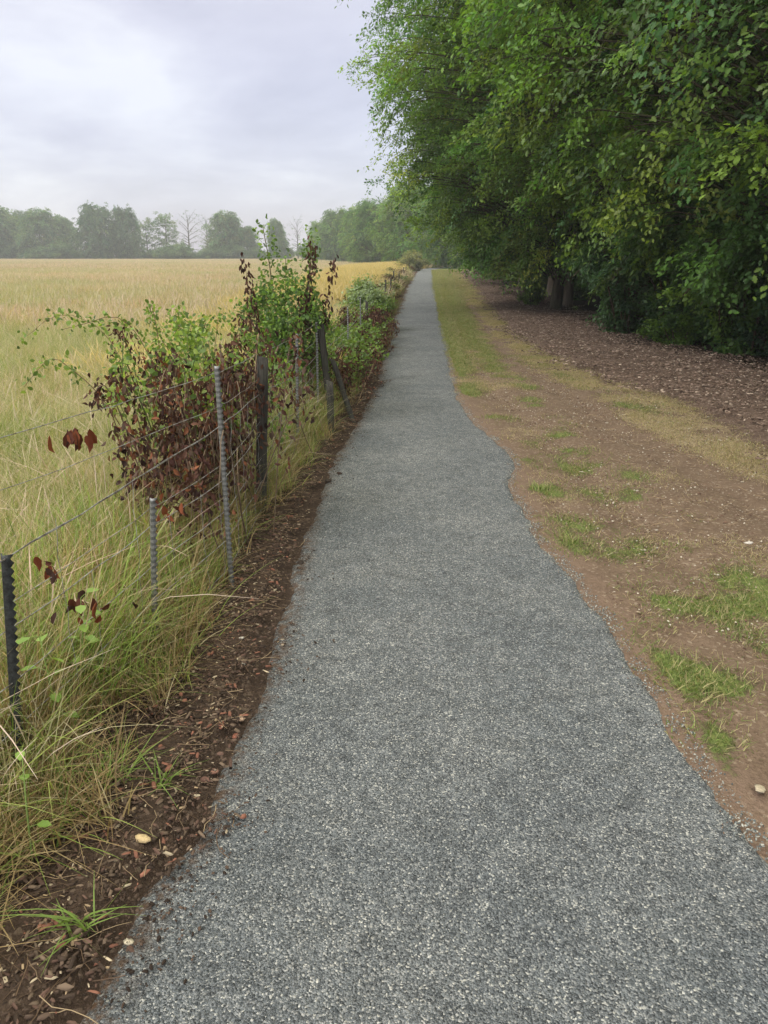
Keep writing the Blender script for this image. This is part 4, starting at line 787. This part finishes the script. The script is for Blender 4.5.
# broad leaved seedlings by the fence
def seedling(x, y, h, n, leaf, label, seed, name='seedling', cols=((.20, .33, .07), (.25, .38, .09)), wide=1.5):
    r_ = np.random.default_rng(seed); g = G(); P = []; D = []
    st = np.array([(0, 0, -.02), (.01, 0, h * .5), (r_.normal(0, .03), r_.normal(0, .03), h)]); tube(g, st, [.003, .0025, .0015], 5, (.2, .28, .08))
    for k_ in range(n):
        q = .35 + .65 * k_ / max(1, n - 1); p = np.array([np.interp(q, [0, .5, 1], st[:, a]) for a in range(3)]); a = k_ * 2.4 + r_.normal(0, .3); d = np.array([math.cos(a), math.sin(a), .35]); e = p + d * leaf * .5
        tube(g, [p, e], [.0014, .001], 4, (.2, .28, .08)); P.append(e); D.append(d * [1, 1, -.2])
    V, F, c_ = leaves(np.array(P), np.array(D), np.array([0, 0, 1.]) + r_.normal(0, .2, (n, 3)), leaf * r_.uniform(.8, 1.15, n), np.array(cols)[r_.integers(0, len(cols), n)], 'oval', wide * .75)
    o = empty(name, (x, y, float(H(x, y)))); tag(o, label, 'plant', 'light green seedlings by the fence'); link('stem', g.mesh('stem', M_stem, True), o); link('leaves', mk('leaves', V, F, M_leaf, c_), o)
seedling(-.92, 1.62, .33, 3, .042, 'three leaved light green seedling below the dark left post', 1)
seedling(-1.02, 2.05, .42, 8, .052, 'broad light green leaves right of the dark left post', 2)
seedling(-1.02, 2.3, .46, 12, .048, 'leafy green sprout among the lower wires between the first two posts', 3)
seedling(-1.16, 1.8, .5, 9, .045, 'yellow green sprout behind the dark left post', 4, cols=((.32, .42, .07), (.28, .38, .07)))
seedling(-.95, 1.35, .26, 4, .04, 'small sprout at the bottom left corner', 5)
for k_, (x, y, s) in enumerate([(-.72, 1.42, 1.0), (-.66, 1.93, .8), (-.80, 1.95, 1.0)]):
    o = link('grass_tuft', gt.data, None, (x, y, float(H(x, y)) - .005)); o.scale = (s, s, s * .8); o.rotation_euler = (0, 0, k_ * 2.)
    tag(o, ['bright green grass tuft on the soil near the bottom left corner', 'tiny bright grass tuft at the edge of the gravel', 'green grass tuft on the soil below the first posts'][k_], 'grass tuft')

# loose stones and larger fallen pieces
def stone(x, y, s, col, label, seed, flat=.5, name='stone', lng=1.4, zr=0.0, z=None):
    r_ = np.random.default_rng(seed); bm = []; n1, n2 = 7, 8; V = []; 
    for i in range(n1):
        ph = math.pi * (i + .02) / (n1 - .96)
        for j in range(n2):
            th_ = 2 * math.pi * j / n2; rr = 1 + r_.normal(0, .13); V.append((math.sin(ph) * math.cos(th_) * rr * lng, math.sin(ph) * math.sin(th_) * rr, math.cos(ph) * rr * flat))
    F = [(i * n2 + j, i * n2 + (j + 1) % n2, (i + 1) * n2 + (j + 1) % n2, (i + 1) * n2 + j) for i in range(n1 - 1) for j in range(n2)]
    g = G(); g.add(np.array(V) * s / 2, F, col); g.F.setdefault(8, []).append(np.array([list(range(n2))])); g.F[8].append(np.array([[(n1 - 1) * n2 + j for j in range(n2)]]))
    o = link(name, g.mesh(name, M_stone), None, (x, y, (max(float(H(x, y)), .012) if z is None else z) + s * flat * .3)); o.rotation_euler = (r_.normal(0, .15), r_.normal(0, .15), r_.random() * 6); return tag(o, label, 'stone')
stone(-.655, 1.70, .030, (.55, .42, .24), 'buff knobbly stone on the soil near the bottom left', 1, .5, lng=1.8)
stone(-.60, 1.40, .022, (.6, .53, .42), 'small pale stone on the soil strip edge at the bottom', 2)
stone(-.56, 2.28, .026, (.36, .16, .11), 'reddish stone at the gravel edge by the second post', 3)
stone(-.50, 2.32, .024, (.60, .42, .30), 'peach coloured stone beside the reddish one', 4)
stone(-.50, 2.22, .022, (.33, .13, .09), 'red stone alone on the gravel edge', 5)
stone(-.55, 1.99, .026, (.20, .11, .09), 'dull purple brown stone at the edge of the gravel', 6)
stone(-.53, 2.03, .022, (.28, .15, .11), 'brown stone next to the purple one', 7)
stone(-.59, 2.85, .020, (.62, .58, .52), 'white pebble on the dark soil', 8)
stone(-.55, 2.68, .016, (.6, .58, .52), 'smaller white pebble nearer the path', 9)
stone(-.44, 3.75, .04, (.04, .03, .025), 'dark clod of earth on the left edge of the gravel', 10, .5)
stone(-.40, 5.3, .045, (.04, .03, .025), 'dark clod on the gravel below the timber posts', 11, .5)
stone(-.33, 5.5, .035, (.045, .03, .025), 'smaller clod right of the dark one', 12, .5)
stone(1.14, 1.95, .03, (.42, .36, .27), 'pale straw coloured flat stone on the verge at the right edge', 13, .3, lng=2.2)
stone(2.05, 4.05, .035, (.5, .46, .42), 'pale stone chip on the brown verge at the right', 14, .4)

# ------------------------------------------------------------------ haze
g = G(); box(g, (-20, 120, 13.5), (620, 420, 29.4)); me = g.mesh('haze', None)
m, n = mat('haze'); pv = n.n('ShaderNodeVolumePrincipled', i_Color=(.84, .88, .98), i_Density=.00105, i_Anisotropy=.2); n.n('ShaderNodeOutputMaterial', i_Volume=pv.outputs[0])
me.materials.append(m); tag(link('haze', me), 'thin grey blue haze in the air over the field', 'haze', None, 'stuff')
